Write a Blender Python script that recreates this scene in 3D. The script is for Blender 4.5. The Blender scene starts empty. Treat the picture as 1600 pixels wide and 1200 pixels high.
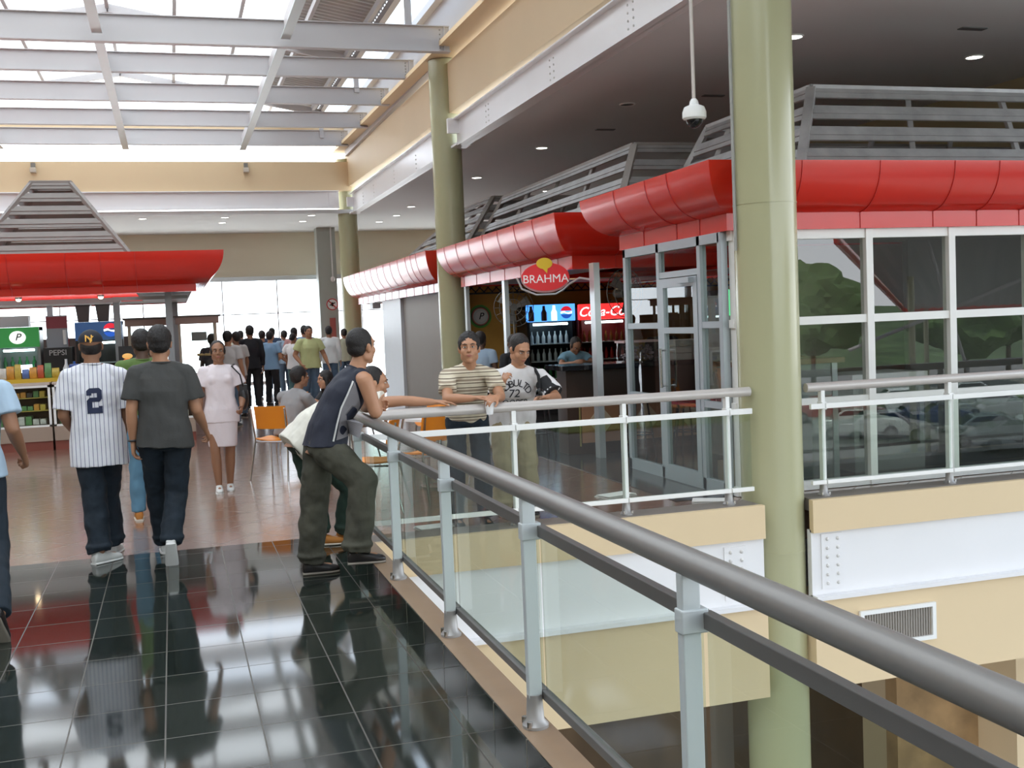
import bpy, bmesh, math, random
from mathutils import Vector, Matrix, noise
from mathutils.bvhtree import BVHTree
S = bpy.context.scene
COL = S.collection
rnd = random.Random(7)
PI = math.pi

# ------------------------------------------------------------------ camera
cd = bpy.data.cameras.new('camera'); cam = bpy.data.objects.new('camera', cd); COL.objects.link(cam)
cd.sensor_width = 36; cd.lens = 39.2; cd.clip_start = .05; cd.clip_end = 600
_yaw, _pitch, _roll = 0.293965, 0.057193, 0.041222
_f = Vector((math.sin(_yaw)*math.cos(_pitch), math.cos(_yaw)*math.cos(_pitch), -math.sin(_pitch)))
_r = Vector((math.cos(_yaw), -math.sin(_yaw), 0)); _d = _f.cross(_r)
_r2 = _r*math.cos(_roll)+_d*math.sin(_roll); _d2 = -_r*math.sin(_roll)+_d*math.cos(_roll)
m = Matrix((_r2, -_d2, -_f)).transposed().to_4x4(); m.translation = (0, 0, 1.70)
cam.matrix_world = m
S.camera = cam

# ------------------------------------------------------------------ light
S.view_settings.view_transform = 'Standard'; S.view_settings.look = 'None'
S.view_settings.gamma = 1; S.view_settings.use_curve_mapping = False
S.view_settings.exposure = 0.25
w = bpy.data.worlds.new('sky'); S.world = w; w.use_nodes = True
nt = w.node_tree; nt.nodes.clear()
out = nt.nodes.new('ShaderNodeOutputWorld'); bg = nt.nodes.new('ShaderNodeBackground')
tc = nt.nodes.new('ShaderNodeTexCoord'); sx = nt.nodes.new('ShaderNodeSeparateXYZ'); cr = nt.nodes.new('ShaderNodeValToRGB')
nt.links.new(tc.outputs['Generated'], sx.inputs[0]); nt.links.new(sx.outputs['Z'], cr.inputs[0])
cr.color_ramp.elements[0].position = 0.0; cr.color_ramp.elements[0].color = (.92, .96, 1, 1)
cr.color_ramp.elements[1].position = .6; cr.color_ramp.elements[1].color = (.62, .78, 1, 1)
nt.links.new(cr.outputs[0], bg.inputs[0]); mr = nt.nodes.new('ShaderNodeMapRange'); mr.inputs[1].default_value = .02; mr.inputs[2].default_value = .75; mr.inputs[3].default_value = 3.9; mr.inputs[4].default_value = 2.1  # hazy sky, brightest near the horizon
nt.links.new(sx.outputs['Z'], mr.inputs[0]); nt.links.new(mr.outputs[0], bg.inputs[1])
nt.links.new(bg.outputs[0], out.inputs[0])
sd = bpy.data.lights.new('sun', 'SUN'); so = bpy.data.objects.new('sun', sd); COL.objects.link(so)
sd.energy = 8.0; sd.angle = math.radians(2); sd.color = (1, .95, .87)
so.rotation_euler = (math.radians(-16), math.radians(-10), 0)

# ------------------------------------------------------------------ materials
def new_mat(name):
    mt = bpy.data.materials.new(name); mt.use_nodes = True
    return mt, mt.node_tree, mt.node_tree.nodes['Principled BSDF']
def _in(b, k, v):
    if k in b.inputs: b.inputs[k].default_value = v
MATS = {}
def mat(name, col, rough=.5, metal=0., spec=.5, bump=0., bscale=20., var=0., vscale=3., coat=0., stretch=(1, 1, 1), emit=0., bdist=.01):
    if name in MATS: return MATS[name]
    mt, n, b = new_mat(name)
    c = (*col, 1)
    _in(b, 'Base Color', c); _in(b, 'Roughness', rough); _in(b, 'Metallic', metal); _in(b, 'Specular IOR Level', spec); _in(b, 'Coat Weight', coat); _in(b, 'Coat Roughness', .1)
    if emit: _in(b, 'Emission Color', c); _in(b, 'Emission Strength', emit)
    tcn = n.nodes.new('ShaderNodeTexCoord'); mp = n.nodes.new('ShaderNodeMapping'); mp.inputs['Scale'].default_value = stretch
    n.links.new(tcn.outputs['Object'], mp.inputs[0])
    nz = n.nodes.new('ShaderNodeTexNoise'); nz.inputs['Scale'].default_value = vscale; nz.inputs['Detail'].default_value = 4
    n.links.new(mp.outputs[0], nz.inputs['Vector'])
    mx = n.nodes.new('ShaderNodeMix'); mx.data_type = 'RGBA'; mx.blend_type = 'MULTIPLY'
    lo = 1-max(var, .03)
    rp = n.nodes.new('ShaderNodeValToRGB'); rp.color_ramp.elements[0].position = .3; rp.color_ramp.elements[1].position = .7
    rp.color_ramp.elements[0].color = (lo, lo, lo, 1); rp.color_ramp.elements[1].color = (1, 1, 1, 1)
    n.links.new(nz.outputs['Fac'], rp.inputs[0])
    mx.inputs['Factor'].default_value = 1; mx.inputs['A'].default_value = c; n.links.new(rp.outputs[0], mx.inputs['B'])
    n.links.new(mx.outputs['Result'], b.inputs['Base Color'])
    if bump:
        n2 = n.nodes.new('ShaderNodeTexNoise'); n2.inputs['Scale'].default_value = bscale; n2.inputs['Detail'].default_value = 3
        n.links.new(mp.outputs[0], n2.inputs['Vector'])
        bp = n.nodes.new('ShaderNodeBump'); bp.inputs['Strength'].default_value = bump; bp.inputs['Distance'].default_value = bdist
        n.links.new(n2.outputs['Fac'], bp.inputs['Height']); n.links.new(bp.outputs[0], b.inputs['Normal'])
    MATS[name] = mt
    return mt
def tiles(name, col, grout, tw, tl, off=(0, 0, 0), rot=0., rough=.08, gw=.006, var=.25, spec=.5, mottle=0.):
    mt, n, b = new_mat(name)
    tcn = n.nodes.new('ShaderNodeTexCoord'); mp = n.nodes.new('ShaderNodeMapping')
    mp.inputs['Rotation'].default_value = (0, 0, rot); mp.inputs['Location'].default_value = off
    n.links.new(tcn.outputs['Object'], mp.inputs[0])
    br = n.nodes.new('ShaderNodeTexBrick'); br.offset = 0; br.squash = 1
    br.inputs['Scale'].default_value = 1; br.inputs['Mortar Size'].default_value = gw; br.inputs['Mortar Smooth'].default_value = .1
    br.inputs['Brick Width'].default_value = tw; br.inputs['Row Height'].default_value = tl; br.inputs['Bias'].default_value = 0
    c2 = tuple(x*(1-var) for x in col)
    br.inputs['Color1'].default_value = (*col, 1); br.inputs['Color2'].default_value = (*c2, 1); br.inputs['Mortar'].default_value = (*grout, 1)
    n.links.new(mp.outputs[0], br.inputs['Vector'])
    nz = n.nodes.new('ShaderNodeTexNoise'); nz.inputs['Scale'].default_value = 9; nz.inputs['Detail'].default_value = 6
    n.links.new(tcn.outputs['Object'], nz.inputs['Vector'])
    mx = n.nodes.new('ShaderNodeMix'); mx.data_type = 'RGBA'; mx.blend_type = 'MULTIPLY'; mx.inputs['Factor'].default_value = mottle
    n.links.new(br.outputs['Color'], mx.inputs['A']); n.links.new(nz.outputs['Fac'], mx.inputs['B'])
    n.links.new(mx.outputs['Result'], b.inputs['Base Color'])
    rr = n.nodes.new('ShaderNodeMapRange'); rr.inputs[3].default_value = rough; rr.inputs[4].default_value = .5
    n.links.new(br.outputs['Fac'], rr.inputs[0]); n.links.new(rr.outputs[0], b.inputs['Roughness'])
    _in(b, 'Specular IOR Level', spec)
    bp = n.nodes.new('ShaderNodeBump'); bp.invert = True; bp.inputs['Strength'].default_value = .25; bp.inputs['Distance'].default_value = .002
    n.links.new(br.outputs['Fac'], bp.inputs['Height']); n.links.new(bp.outputs[0], b.inputs['Normal'])
    MATS[name] = mt
    return mt
def glass(name, tint=(.93, .97, .95), ior=1.5, rough=0.):
    if name in MATS: return MATS[name]
    mt = bpy.data.materials.new(name); mt.use_nodes = True; n = mt.node_tree; n.nodes.clear()
    o = n.nodes.new('ShaderNodeOutputMaterial'); tr = n.nodes.new('ShaderNodeBsdfTransparent'); gl = n.nodes.new('ShaderNodeBsdfGlossy')
    fr = n.nodes.new('ShaderNodeFresnel'); mx = n.nodes.new('ShaderNodeMixShader')
    tr.inputs[0].default_value = (*tint, 1); gl.inputs['Roughness'].default_value = rough; fr.inputs['IOR'].default_value = ior
    ge = n.nodes.new('ShaderNodeNewGeometry'); su = n.nodes.new('ShaderNodeMath'); su.operation = 'SUBTRACT'; su.inputs[0].default_value = 1; n.links.new(ge.outputs['Backfacing'], su.inputs[1])
    mu = n.nodes.new('ShaderNodeMath'); mu.operation = 'MULTIPLY'; n.links.new(fr.outputs[0], mu.inputs[0]); n.links.new(su.outputs[0], mu.inputs[1])
    n.links.new(mu.outputs[0], mx.inputs[0]); n.links.new(tr.outputs[0], mx.inputs[1]); n.links.new(gl.outputs[0], mx.inputs[2]); n.links.new(mx.outputs[0], o.inputs[0])
    MATS[name] = mt
    return mt
def stripes(name, bands, base, rough=.8, axis='Z', period=.1, bump=.4, bscale=14):
    """bands: list of (pos, colour) constant steps over one period along an object axis"""
    mt, n, b = new_mat(name)
    tcn = n.nodes.new('ShaderNodeTexCoord'); sp = n.nodes.new('ShaderNodeSeparateXYZ'); n.links.new(tcn.outputs['Object'], sp.inputs[0])
    mm = n.nodes.new('ShaderNodeMath'); mm.operation = 'DIVIDE'; mm.inputs[1].default_value = period; n.links.new(sp.outputs[axis], mm.inputs[0])
    fr = n.nodes.new('ShaderNodeMath'); fr.operation = 'FRACT'; n.links.new(mm.outputs[0], fr.inputs[0])
    rp = n.nodes.new('ShaderNodeValToRGB'); rp.color_ramp.interpolation = 'CONSTANT'
    els = rp.color_ramp.elements
    els[0].position = 0; els[0].color = (*base, 1); els[1].position = bands[0][0]; els[1].color = (*bands[0][1], 1)
    for p, c in bands[1:]:
        e = els.new(p); e.color = (*c, 1)
    n.links.new(fr.outputs[0], rp.inputs[0]); n.links.new(rp.outputs[0], b.inputs['Base Color']); _in(b, 'Roughness', rough)
    n2 = n.nodes.new('ShaderNodeTexNoise'); n2.inputs['Scale'].default_value = bscale; n.links.new(tcn.outputs['Object'], n2.inputs['Vector'])
    bp = n.nodes.new('ShaderNodeBump'); bp.inputs['Strength'].default_value = bump; bp.inputs['Distance'].default_value = .02
    n.links.new(n2.outputs['Fac'], bp.inputs['Height']); n.links.new(bp.outputs[0], b.inputs['Normal'])
    MATS[name] = mt
    return mt

# ------------------------------------------------------------------ mesh helpers
class MB:
    def __init__(s): s.v = []; s.f = []
    def add(s, vs, fs):
        o = len(s.v); s.v += [tuple(v) for v in vs]; s.f += [tuple(i+o for i in f) for f in fs]; return s
    def box(s, x0, x1, y0, y1, z0, z1):
        if x0 > x1: x0, x1 = x1, x0
        if y0 > y1: y0, y1 = y1, y0
        if z0 > z1: z0, z1 = z1, z0
        vs = [(x, y, z) for z in (z0, z1) for y in (y0, y1) for x in (x0, x1)]
        return s.add(vs, [(0, 2, 3, 1), (4, 5, 7, 6), (0, 1, 5, 4), (2, 6, 7, 3), (0, 4, 6, 2), (1, 3, 7, 5)])
    def bar(s, p, q, w, h, up=(0, 0, 1)):
        p, q = Vector(p), Vector(q); d = (q-p).normalized(); u = Vector(up)
        sd_ = d.cross(u)
        if sd_.length < 1e-5: sd_ = d.cross(Vector((1, 0, 0)))
        sd_.normalize(); u = sd_.cross(d).normalized()
        vs = [a+sd_*i*w/2+u*j*h/2 for a in (p, q) for i, j in ((-1, -1), (1, -1), (1, 1), (-1, 1))]
        return s.add(vs, [(0, 1, 2, 3), (7, 6, 5, 4), (0, 4, 5, 1), (1, 5, 6, 2), (2, 6, 7, 3), (3, 7, 4, 0)])
    def tube(s, pts, r, n=10, caps=True):
        pts = [Vector(p) for p in pts]; rs = r if isinstance(r, (list, tuple)) else [r]*len(pts)
        rings = []; up = None
        for i, p in enumerate(pts):
            d = (pts[min(i+1, len(pts)-1)]-pts[max(i-1, 0)]).normalized()
            if up is None: up = d.orthogonal().normalized()
            up = (up-d*up.dot(d)).normalized(); sd_ = d.cross(up)
            rings.append([p+(up*math.cos(2*PI*k/n)+sd_*math.sin(2*PI*k/n))*rs[i] for k in range(n)])
        vs = [v for rg in rings for v in rg]
        fs = [(i*n+k, i*n+(k+1) % n, (i+1)*n+(k+1) % n, (i+1)*n+k) for i in range(len(pts)-1) for k in range(n)]
        if caps: fs += [tuple(range(n))[::-1], tuple((len(pts)-1)*n+k for k in range(n))]
        return s.add(vs, fs)
    def cyl(s, x, y, z0, z1, r, n=24, r2=None): return s.tube([(x, y, z0), (x, y, z1)], [r, r if r2 is None else r2], n)
    def lathe(s, prof, cx=0, cy=0, cz=0, n=20):
        vs = [(cx+r*math.cos(2*PI*k/n), cy+r*math.sin(2*PI*k/n), cz+z) for r, z in prof for k in range(n)]
        m_ = len(prof)
        fs = [(i*n+k, i*n+(k+1) % n, (i+1)*n+(k+1) % n, (i+1)*n+k) for i in range(m_-1) for k in range(n)]
        fs += [tuple(range(n))[::-1], tuple((m_-1)*n+k for k in range(n))]
        return s.add(vs, fs)
    def ell(s, c, r, M=None, nu=14, nv=9):
        vs = []; c = Vector(c)
        for j in range(1, nv):
            t = PI*j/nv
            for k in range(nu):
                a = 2*PI*k/nu; v = Vector((r[0]*math.sin(t)*math.cos(a), r[1]*math.sin(t)*math.sin(a), r[2]*math.cos(t)))
                vs.append(c+(M @ v if M else v))
        top = Vector((0, 0, r[2])); vs += [c+(M @ top if M else top), c-(M @ top if M else top)]
        T = len(vs)-2
        fs = [(j*nu+k, (j+1)*nu+k, (j+1)*nu+(k+1) % nu, j*nu+(k+1) % nu) for j in range(nv-2) for k in range(nu)]
        fs += [(T, k, (k+1) % nu) for k in range(nu)] + [(T+1, (nv-2)*nu+(k+1) % nu, (nv-2)*nu+k) for k in range(nu)]
        return s.add(vs, fs)
    def prism(s, pts, a0, a1, axis='y'):
        """closed 2-D outline extruded along an axis; pts are (u,v): y-axis -> (x,z), x-axis -> (y,z), z-axis -> (x,y)"""
        def P3(u, v, a): return {'y': (u, a, v), 'x': (a, u, v), 'z': (u, v, a)}[axis]
        n = len(pts); vs = [P3(u, v, a0) for u, v in pts]+[P3(u, v, a1) for u, v in pts]
        fs = [tuple(range(n)), tuple(range(2*n-1, n-1, -1))]+[(k, (k+1) % n+0, n+(k+1) % n, n+k) for k in range(n)]
        return s.add(vs, fs)
    def build(s, name, m_, parent=None, smooth=False, bevel=0.):
        me = bpy.data.meshes.new(name); me.from_pydata(s.v, [], s.f); me.update()
        bm = bmesh.new(); bm.from_mesh(me); bmesh.ops.recalc_face_normals(bm, faces=bm.faces)
        if bevel: bmesh.ops.bevel(bm, geom=bm.edges[:], offset=bevel, segments=2, affect='EDGES', profile=.5, clamp_overlap=True)
        bm.to_mesh(me); bm.free()
        o = bpy.data.objects.new(name, me); COL.objects.link(o)
        if m_: me.materials.append(m_)
        if smooth:
            for p in me.polygons: p.use_smooth = True
            me.set_sharp_from_angle(angle=math.radians(40))
        if parent: o.parent = parent
        return o
def tag(o, label, cat, group=None, kind=None):
    o['label'] = label; o['category'] = cat
    if group: o['group'] = group
    if kind: o['kind'] = kind
    return o
def empty(name, loc=(0, 0, 0), rz=0., label=None, cat=None, group=None):
    o = bpy.data.objects.new(name, None); COL.objects.link(o); o.location = loc; o.rotation_euler = (0, 0, rz); o.empty_display_size = .1
    if label: tag(o, label, cat, group)
    return o
def struct(o): o['kind'] = 'structure'; return o
def copy_tree(o, parent=None):
    c = o.copy(); COL.objects.link(c); c.parent = parent
    for ch in [x for x in o.children]: copy_tree(ch, c)
    return c
def text_mb(txt, size=.1, depth=.004, bold=False, shear=0., spacing=1.):
    cu = bpy.data.curves.new('t', 'FONT'); cu.body = txt; cu.size = size; cu.extrude = depth/2; cu.align_x = 'CENTER'; cu.align_y = 'CENTER'
    cu.shear = shear; cu.space_character = spacing; cu.resolution_u = 3
    if bold: cu.offset = size*.008
    o = bpy.data.objects.new('t', cu); COL.objects.link(o)
    me = bpy.data.meshes.new_from_object(o); bpy.data.objects.remove(o)
    mb = MB(); mb.v = [tuple(v.co) for v in me.vertices]; mb.f = [tuple(p.vertices) for p in me.polygons]
    return mb
def xf(mb, M):
    mb.v = [tuple(M @ Vector(v)) for v in mb.v]; return mb
def face_M(loc, right, up):
    """text plane (x right, y up) placed in the world"""
    r = Vector(right).normalized(); u = Vector(up).normalized(); n = r.cross(u)
    M = Matrix((r, u, n)).transposed().to_4x4(); M.translation = loc
    return M
# ------------------------------------------------------------------ palette
CREAM = mat('cream_paint', (.74, .575, .36), .55, var=.05, vscale=.6, bump=.03, bscale=60)
CREAMW = mat('cream_wall_paint', (.80, .75, .60), .6, var=.05, vscale=.4)
WHITEST = mat('white_beam_enamel', (.83, .82, .83), .28, var=.03, vscale=1.5, bump=.05, bscale=4)
GREYW = mat('grey_white_roof_enamel', (.52, .50, .50), .45, var=.05, vscale=1)
OLIVE = mat('olive_green_column_enamel', (.43, .42, .255), .2, var=.04, vscale=.7, bump=.04, bscale=3)
CEIL = mat('white_plaster_ceiling', (.66, .67, .67), .8, var=.03, vscale=.3)
RED = mat('red_metal_panels', (.68, .020, .008), .26, var=.08, vscale=1.3, bump=.10, bscale=1.6, bdist=.05, coat=.2)
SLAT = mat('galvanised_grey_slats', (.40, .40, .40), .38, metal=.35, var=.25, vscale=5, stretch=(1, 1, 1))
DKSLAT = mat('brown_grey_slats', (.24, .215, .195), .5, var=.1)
ALU = mat('satin_aluminium', (.62, .65, .67), .32, metal=.55, var=.05)
ALUW = mat('white_aluminium', (.86, .86, .84), .35, var=.03)
RAIL_SHADED = mat('shaded_handrail_paint', (.20, .19, .18), .32, metal=.15, var=.03)  # near handrail: same paint as the far one, shade put into the colour
RAIL_LIT = mat('lit_handrail_paint', (.55, .51, .48), .30, metal=.15, var=.03)  # far handrail: lit copy of the near handrail's paint
POST = mat('pale_grey_post', (.60, .65, .66), .35, metal=.2, var=.03)
DKRAIL = mat('dark_grey_channel', (.13, .125, .12), .4, var=.05)
CHROME = mat('bright_steel', (.6, .6, .6), .2, metal=1.)
BROWN = mat('brown_kerb_paint', (.30, .20, .125), .45, var=.1, vscale=6)
BLACK = mat('black_plastic', (.015, .015, .017), .35)
WHITE = mat('white_plastic', (.8, .8, .8), .4)
DARKT = tiles('polished_dark_green_tiles', (.026, .032, .027), (.055, .045, .032), .4, .45, off=(.12, .1, 0), rough=.065, gw=.0035, var=.3, spec=.8, mottle=.25)
RISER = tiles('polished_dark_riser_tiles', (.02, .025, .02), (.16, .14, .1), .4, .45, off=(.12, .1, .2), rough=.06, gw=.005, spec=.6)
BEIGET = tiles('glossy_beige_tiles', (.29, .165, .115), (.13, .085, .06), .42, .42, rot=PI/4, spec=1.0, rough=.2, gw=.006, var=.06, mottle=.15)
_b = BEIGET.node_tree.nodes['Principled BSDF']; _in(_b, 'Coat Weight', .9); _in(_b, 'Coat Roughness', .16); _in(_b, 'Coat IOR', 1.6)
GLASS = glass('railing_glass', (.86, .90, .87), 1.45)
GLASSF = glass('window_glass', (.78, .80, .78), 1.95)
GLASSD = glass('display_glass', (.92, .95, .94), 1.4)

def bx(name, m_, *b, kind=True, parent=None):
    o = MB().box(*b).build(name, m_, parent)
    if kind and not parent: struct(o)
    return o

# ------------------------------------------------------------------ floors, slab edge, lower storey
bx('floor', DARKT, -9, 1.2, -7, 9.1, -.3, 0)
o = MB().box(-9, 1.2, 9.1, 36.5, -.3, 0).box(1.2, 11.2, 8.45, 36.5, -.3, 0).build('floor', BEIGET); struct(o)
bx('floor', mat('grey_bar_floor', (.055, .055, .055), .15, var=.2), 4.28, 11.1, 9.16, 20.5, .0, .006)
bx('trim_1', BROWN, 1.2, 1.335, -7, 8.1, .0, .12)
bx('trim_2', RISER, 1.194, 1.2, -7, 8.1, 0, .118)
o = MB().box(1.2, 4.545, 8.12, 8.40, .0, .105).box(5.03, 11, 8.12, 8.40, .0, .105).build('trim_3', mat('grey_kerb', (.22, .19, .165), .5)); struct(o)
def slab_edge(x0, x1, nm):
    bx('trim_'+nm+'1', CREAM, x0, x1, 8.06, 8.12, -.17, .106)
    o = MB().box(x0, x1, 8.10, 8.16, -.72, -.15).box(x0, x1, 8.02, 8.12, -.735, -.70).build('trim_'+nm+'2', WHITEST); struct(o)
    bx('wall_below_'+nm, CREAM, x0, x1, 8.06, 8.5, -1.49, -.73)
slab_edge(1.34, 4.555, '4'); slab_edge(5.0, 11, '5')
o = MB().box(1.335, 1.36, -7, 8.06, -.17, .09).box(1.335, 1.36, -7, 8.06, -1.49, -.73).build('trim_6', CREAM); struct(o)
bx('trim_7', WHITEST, 1.2, 1.34, -7, 8.1, -.73, -.17)
bx('floor_lower', mat('dusty_lower_floor', (.12, .11, .08), .7), -9, 14, -7, 16, -4.6, -4.5)
bx('wall_lower_back', mat('stained_brown_wall', (.19, .12, .065), .8, var=.6, vscale=1.2, stretch=(1, 1, .35)), -9, 14, 12.4, 12.6, -4.5, -.3)
bx('wall_lower_partition', mat('ochre_stained_wall', (.42, .26, .12), .75, var=.45, vscale=2.5), 7.3, 8.35, 10.2, 10.4, -4.5, -1.0)
bx('wall_lower_right', CREAM, 8.35, 8.6, 9.6, 12.4, -4.5, -1.0)
bx('ceiling_lower', CEIL, -9, 14, 8.5, 12.4, -1.0, -.9)
# splice plates with two columns of bolts
for (x, z0, z1, g) in ((4.20, -.655, -.215, 'left'), (5.10, -.655, -.19, 'right')):
    t = empty('splice_plate', (x, 8.09, 0), 0, 'white bolted steel splice plate on the slab edge beam, %s of the near olive column' % g, 'plate', None)
    MB().box(-.01, .19, 0, .012, z0, z1).build('plate', WHITEST, t)
    for k in range(12 if True else 0):
        MB().ell((.045+.10*(k % 2), -.003, z1-.045-(k//2)*(z1-z0-.09)/5), (.016, .012, .016), None, 8, 5).build('bolt', mat('bolt_enamel', (.7, .68, .66), .4), t, True)
# air vent in the lower cream band
t = empty('air_vent', (0, 8.055, 0), 0, 'small white framed air vent with vertical louvres below the right white beam', 'vent')
vx0, vx1, vz0, vz1 = 5.41, 6.16, -1.19, -.87
MB().box(vx0, vx1, -.03, .0, vz1-.035, vz1).box(vx0, vx1, -.03, 0, vz0, vz0+.035).box(vx0, vx0+.035, -.03, 0, vz0+.035, vz1-.035).box(vx1-.035, vx1, -.03, 0, vz0+.035, vz1-.035).build('frame', ALUW, t)
g = MB()
for k in range(26):
    x = vx0+.04+k*(vx1-vx0-.08)/26; g.box(x, x+.018, -.012, -.001, vz0+.036, vz1-.036)
g.build('louvres', mat('vent_louvre_grey', (.28, .25, .22), .5), t)

# ------------------------------------------------------------------ walls and ceilings
def zo(y): return .0045*(y-8)
def sloped(name, m_, x0, x1, z0, z1, k=.0045, y0=-7, y1=31, knd=True):
    mb = MB(); f0, f1 = k*(y0-8), k*(y1-8)
    vs = [(x, y, z+(f0 if y == y0 else f1)) for z in (z0, z1) for y in (y0, y1) for x in (x0, x1)]
    mb.add(vs, [(0, 2, 3, 1), (4, 5, 7, 6), (0, 1, 5, 4), (2, 6, 7, 3), (0, 4, 6, 2), (1, 3, 7, 5)])
    return mb.build(name, m_)
struct(sloped('ceiling', CEIL, 4.95, 11.4, 4.68, 4.78, y1=36.5))
struct(sloped('wall_atrium_right', CREAM, 4.83, 5.05, 5.16, 6.02, .0155))
o = sloped('trim_8', CREAM, 4.50, 5.0, 6.12, 6.20, .0155); struct(o)
o = MB().box(-9, 4.9, 30.5, 30.75, 5.40, 6.17).build('wall_atrium_back', CREAM); struct(o)
bx('trim_9', CREAM, -9, 4.9, 30.42, 30.7, 6.70, 7.2)
o = MB().box(-9, 4.95, 30.6, 36.5, 4.80, 4.90).build('ceiling', CEIL); struct(o)
bx('wall_back', CREAMW, -9, 12, 36.5, 36.8, 3.42, 5.1)
bx('trim_10', ALU, -9, 12, 36.42, 36.5, 3.28, 3.42)
struct(MB().box(11.2, 11.4, 9.0, 36.5, 0, 5).build('wall_right', mat('olive_wall_paint', (.42, .36, .22), .7)))  # plain olive paint over the whole right wall
bx('wall_left', mat('tan_side_wall', (.40, .32, .22), .7), -9.2, -9, -7, 36.5, 0, 8.6)
bx('wall_light_block', mat('light_block_brown', (.26, .20, .14), .7), -9.2, 2.2, -7.2, -7, 0, 8.6)  # unseen wall added to cut light from behind, kept dark for that
# far glazed wall
t = struct(MB().box(-9, 12, 36.44, 36.455, .05, 3.28).build('window_1', glass('far_glass', (.97, .99, 1.), 1.3)))
mb = MB()
for x in (-8, -5.6, -3.2, -.8, 1.6, 3.3, 6.0, 8.4, 10.6): mb.box(x-.018, x+.018, 36.40, 36.46, 0, 3.28)
mb.box(-9, 12, 36.40, 36.46, 2.22, 2.25).box(-9, 12, 36.38, 36.46, 0, .08)
struct(mb.build('trim_11', ALU))
bx('ground_outside', mat('pale_concrete_yard', (.8, .78, .74), .9), -60, 60, 36.8, 90, -.4, -.2)

# ------------------------------------------------------------------ round olive columns
CY = ((4.80, 8.36), (4.82, 19.3), (4.82, 30.9))
for i, (x, y) in enumerate(CY):
    t = empty('round_column', (x, y, 0), 0, ['tall olive green round steel column at the corner of the railing, nearest of the columns',
              'olive green round column partly covered by the red canopy, behind the striped t-shirt',
              'olive green round column at the far end of the atrium, behind the crowd'][i], 'column', 'olive columns of the atrium')
    top = 5.0 if i == 0 else 6.28
    r = .26 if i == 0 else .262
    MB().cyl(0, 0, -4.5 if i == 0 else 0, top, r, 48).build('shaft', OLIVE, t, True)
    mb = MB()
    for z in (2.58, -.33) if i == 0 else (): mb.cyl(0, 0, z-.006, z+.006, r+.004, 48)
    if mb.v: mb.build('weld_ring', OLIVE, t, True)
    if i == 0: MB().tube([(-r-.02, 0, 2.2), (-r-.02, 0, 4.9)], .014, 8).tube([(-r-.02, 0, 4.9), (-r+.03, 0, 4.9)], .014, 8).build('conduit', mat('conduit_grey', (.35, .35, .33), .4), t, True)
# far column by the glazed wall with no-entry notice
t = empty('service_column', (4.75, 35.2, 0), 0, 'grey column in front of the far window wall carrying a round prohibition notice', 'column')
MB().box(-.30, .27, -.3, .25, 0, 4.92).build('shaft', mat('grey_green_column', (.42, .45, .42), .4), t)
MB().cyl(.13, -.36, 3.25, 4.9, .022, 8).ell((.13, -.36, 3.2), (.07, .07, .09)).build('hanging_pole', WHITE, t, True)
sg = MB().cyl(0, 0, 0, .02, .19, 24).build('notice', WHITE, t, True); sg.rotation_euler = (PI/2, 0, 0); sg.location = (.08, -.31, 2.42)
mb = MB().tube([(.17*math.cos(a*PI/12), .17*math.sin(a*PI/12), .025) for a in range(25)], .015, 6, False).bar((-.12, .12, .025), (.12, -.12, .025), .03, .01)
c = mb.build('prohibition_ring', mat('sign_red', (.6, .03, .03), .5), sg, True)
MB().box(-.03, .03, -.06, .06, .02, .03).bar((-.08, -.03, .025), (.09, .05, .025), .03, .01).build('symbol', BLACK, sg)
MB().box(-.02, .16, -.33, -.3, 1.0, 2.0).build('fire_hose_sign', mat('faded_red', (.45, .12, .1), .6), t)

# ------------------------------------------------------------------ steel beams
def i_beam_y(x, y0, y1, z0, h, wd, label, bolts=()):
    t = empty('steel_i_beam', (x, y0, 0), 0, label, 'beam', 'white steel I-beams along the atrium edge')
    k = .0045
    a, b = k*(y0-8), k*(y1-8); L = y1-y0
    def sl(X0, X1, Z0, Z1):
        vs = [(xx, yy, z+(a if yy == 0 else b)) for z in (Z0, Z1) for yy in (0, L) for xx in (X0, X1)]
        return vs, [(0, 2, 3, 1), (4, 5, 7, 6), (0, 1, 5, 4), (2, 6, 7, 3), (0, 4, 6, 2), (1, 3, 7, 5)]
    mb = MB(); mb.add(*sl(-.01, .01, z0, z0+h)); mb.build('web', WHITEST, t)
    mb = MB(); mb.add(*sl(-.10, .10, z0, z0+.02)); mb.add(*sl(-.10, .10, z0+h-.02, z0+h)); mb.build('flanges', WHITEST, t)
    for yb in bolts:
        for q in range(4):
            MB().ell((-.014, yb-y0, z0+.12+q*.085+k*(yb-8)), (.012, .014, .014), None, 7, 5).build('bolt', mat('bolt_enamel', (.7, .68, .66), .4), t, True)
    return t
i_beam_y(4.93, -6.8, 8.0, 4.66, .47, .2, 'white steel I-beam over the void, ahead of the nearest column')
b1 = i_beam_y(4.93, 8.7, 18.95, 4.66, .49, .2, 'glossy white steel I-beam between the nearest and the second olive column', (11.2, 11.35, 13.8, 13.95, 16.9, 17.05))
b2 = i_beam_y(4.93, 19.7, 30.55, 4.66, .55, .2, 'glossy white steel I-beam running from the second to the last olive column', (22.3, 24.6, 27.2, 28.8))
for (b, y) in ((b1, 18.9), (b2, 30.4)):
    MB().box(-.2, .04, y-b.location.y-.12, y-b.location.y-.02, 4.95, 5.2).box(-.13, .14, y-b.location.y-.35, y-b.location.y+.02, 4.66+zo(y), 4.70+zo(y)).build('end_bracket', WHITEST, b)
t = empty('steel_i_beam', (0, 30.55, 0), 0, 'white steel beam across the far end of the atrium below the cream wall', 'beam')
MB().box(-9, 4.55, 0, .02, 4.95, 5.40).build('web', WHITEST, t); MB().box(-9, 4.55, -.08, .10, 4.93, 4.955).box(-9, 4.55, -.1, .1, 5.375, 5.4).build('flanges', WHITEST, t)
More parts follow.
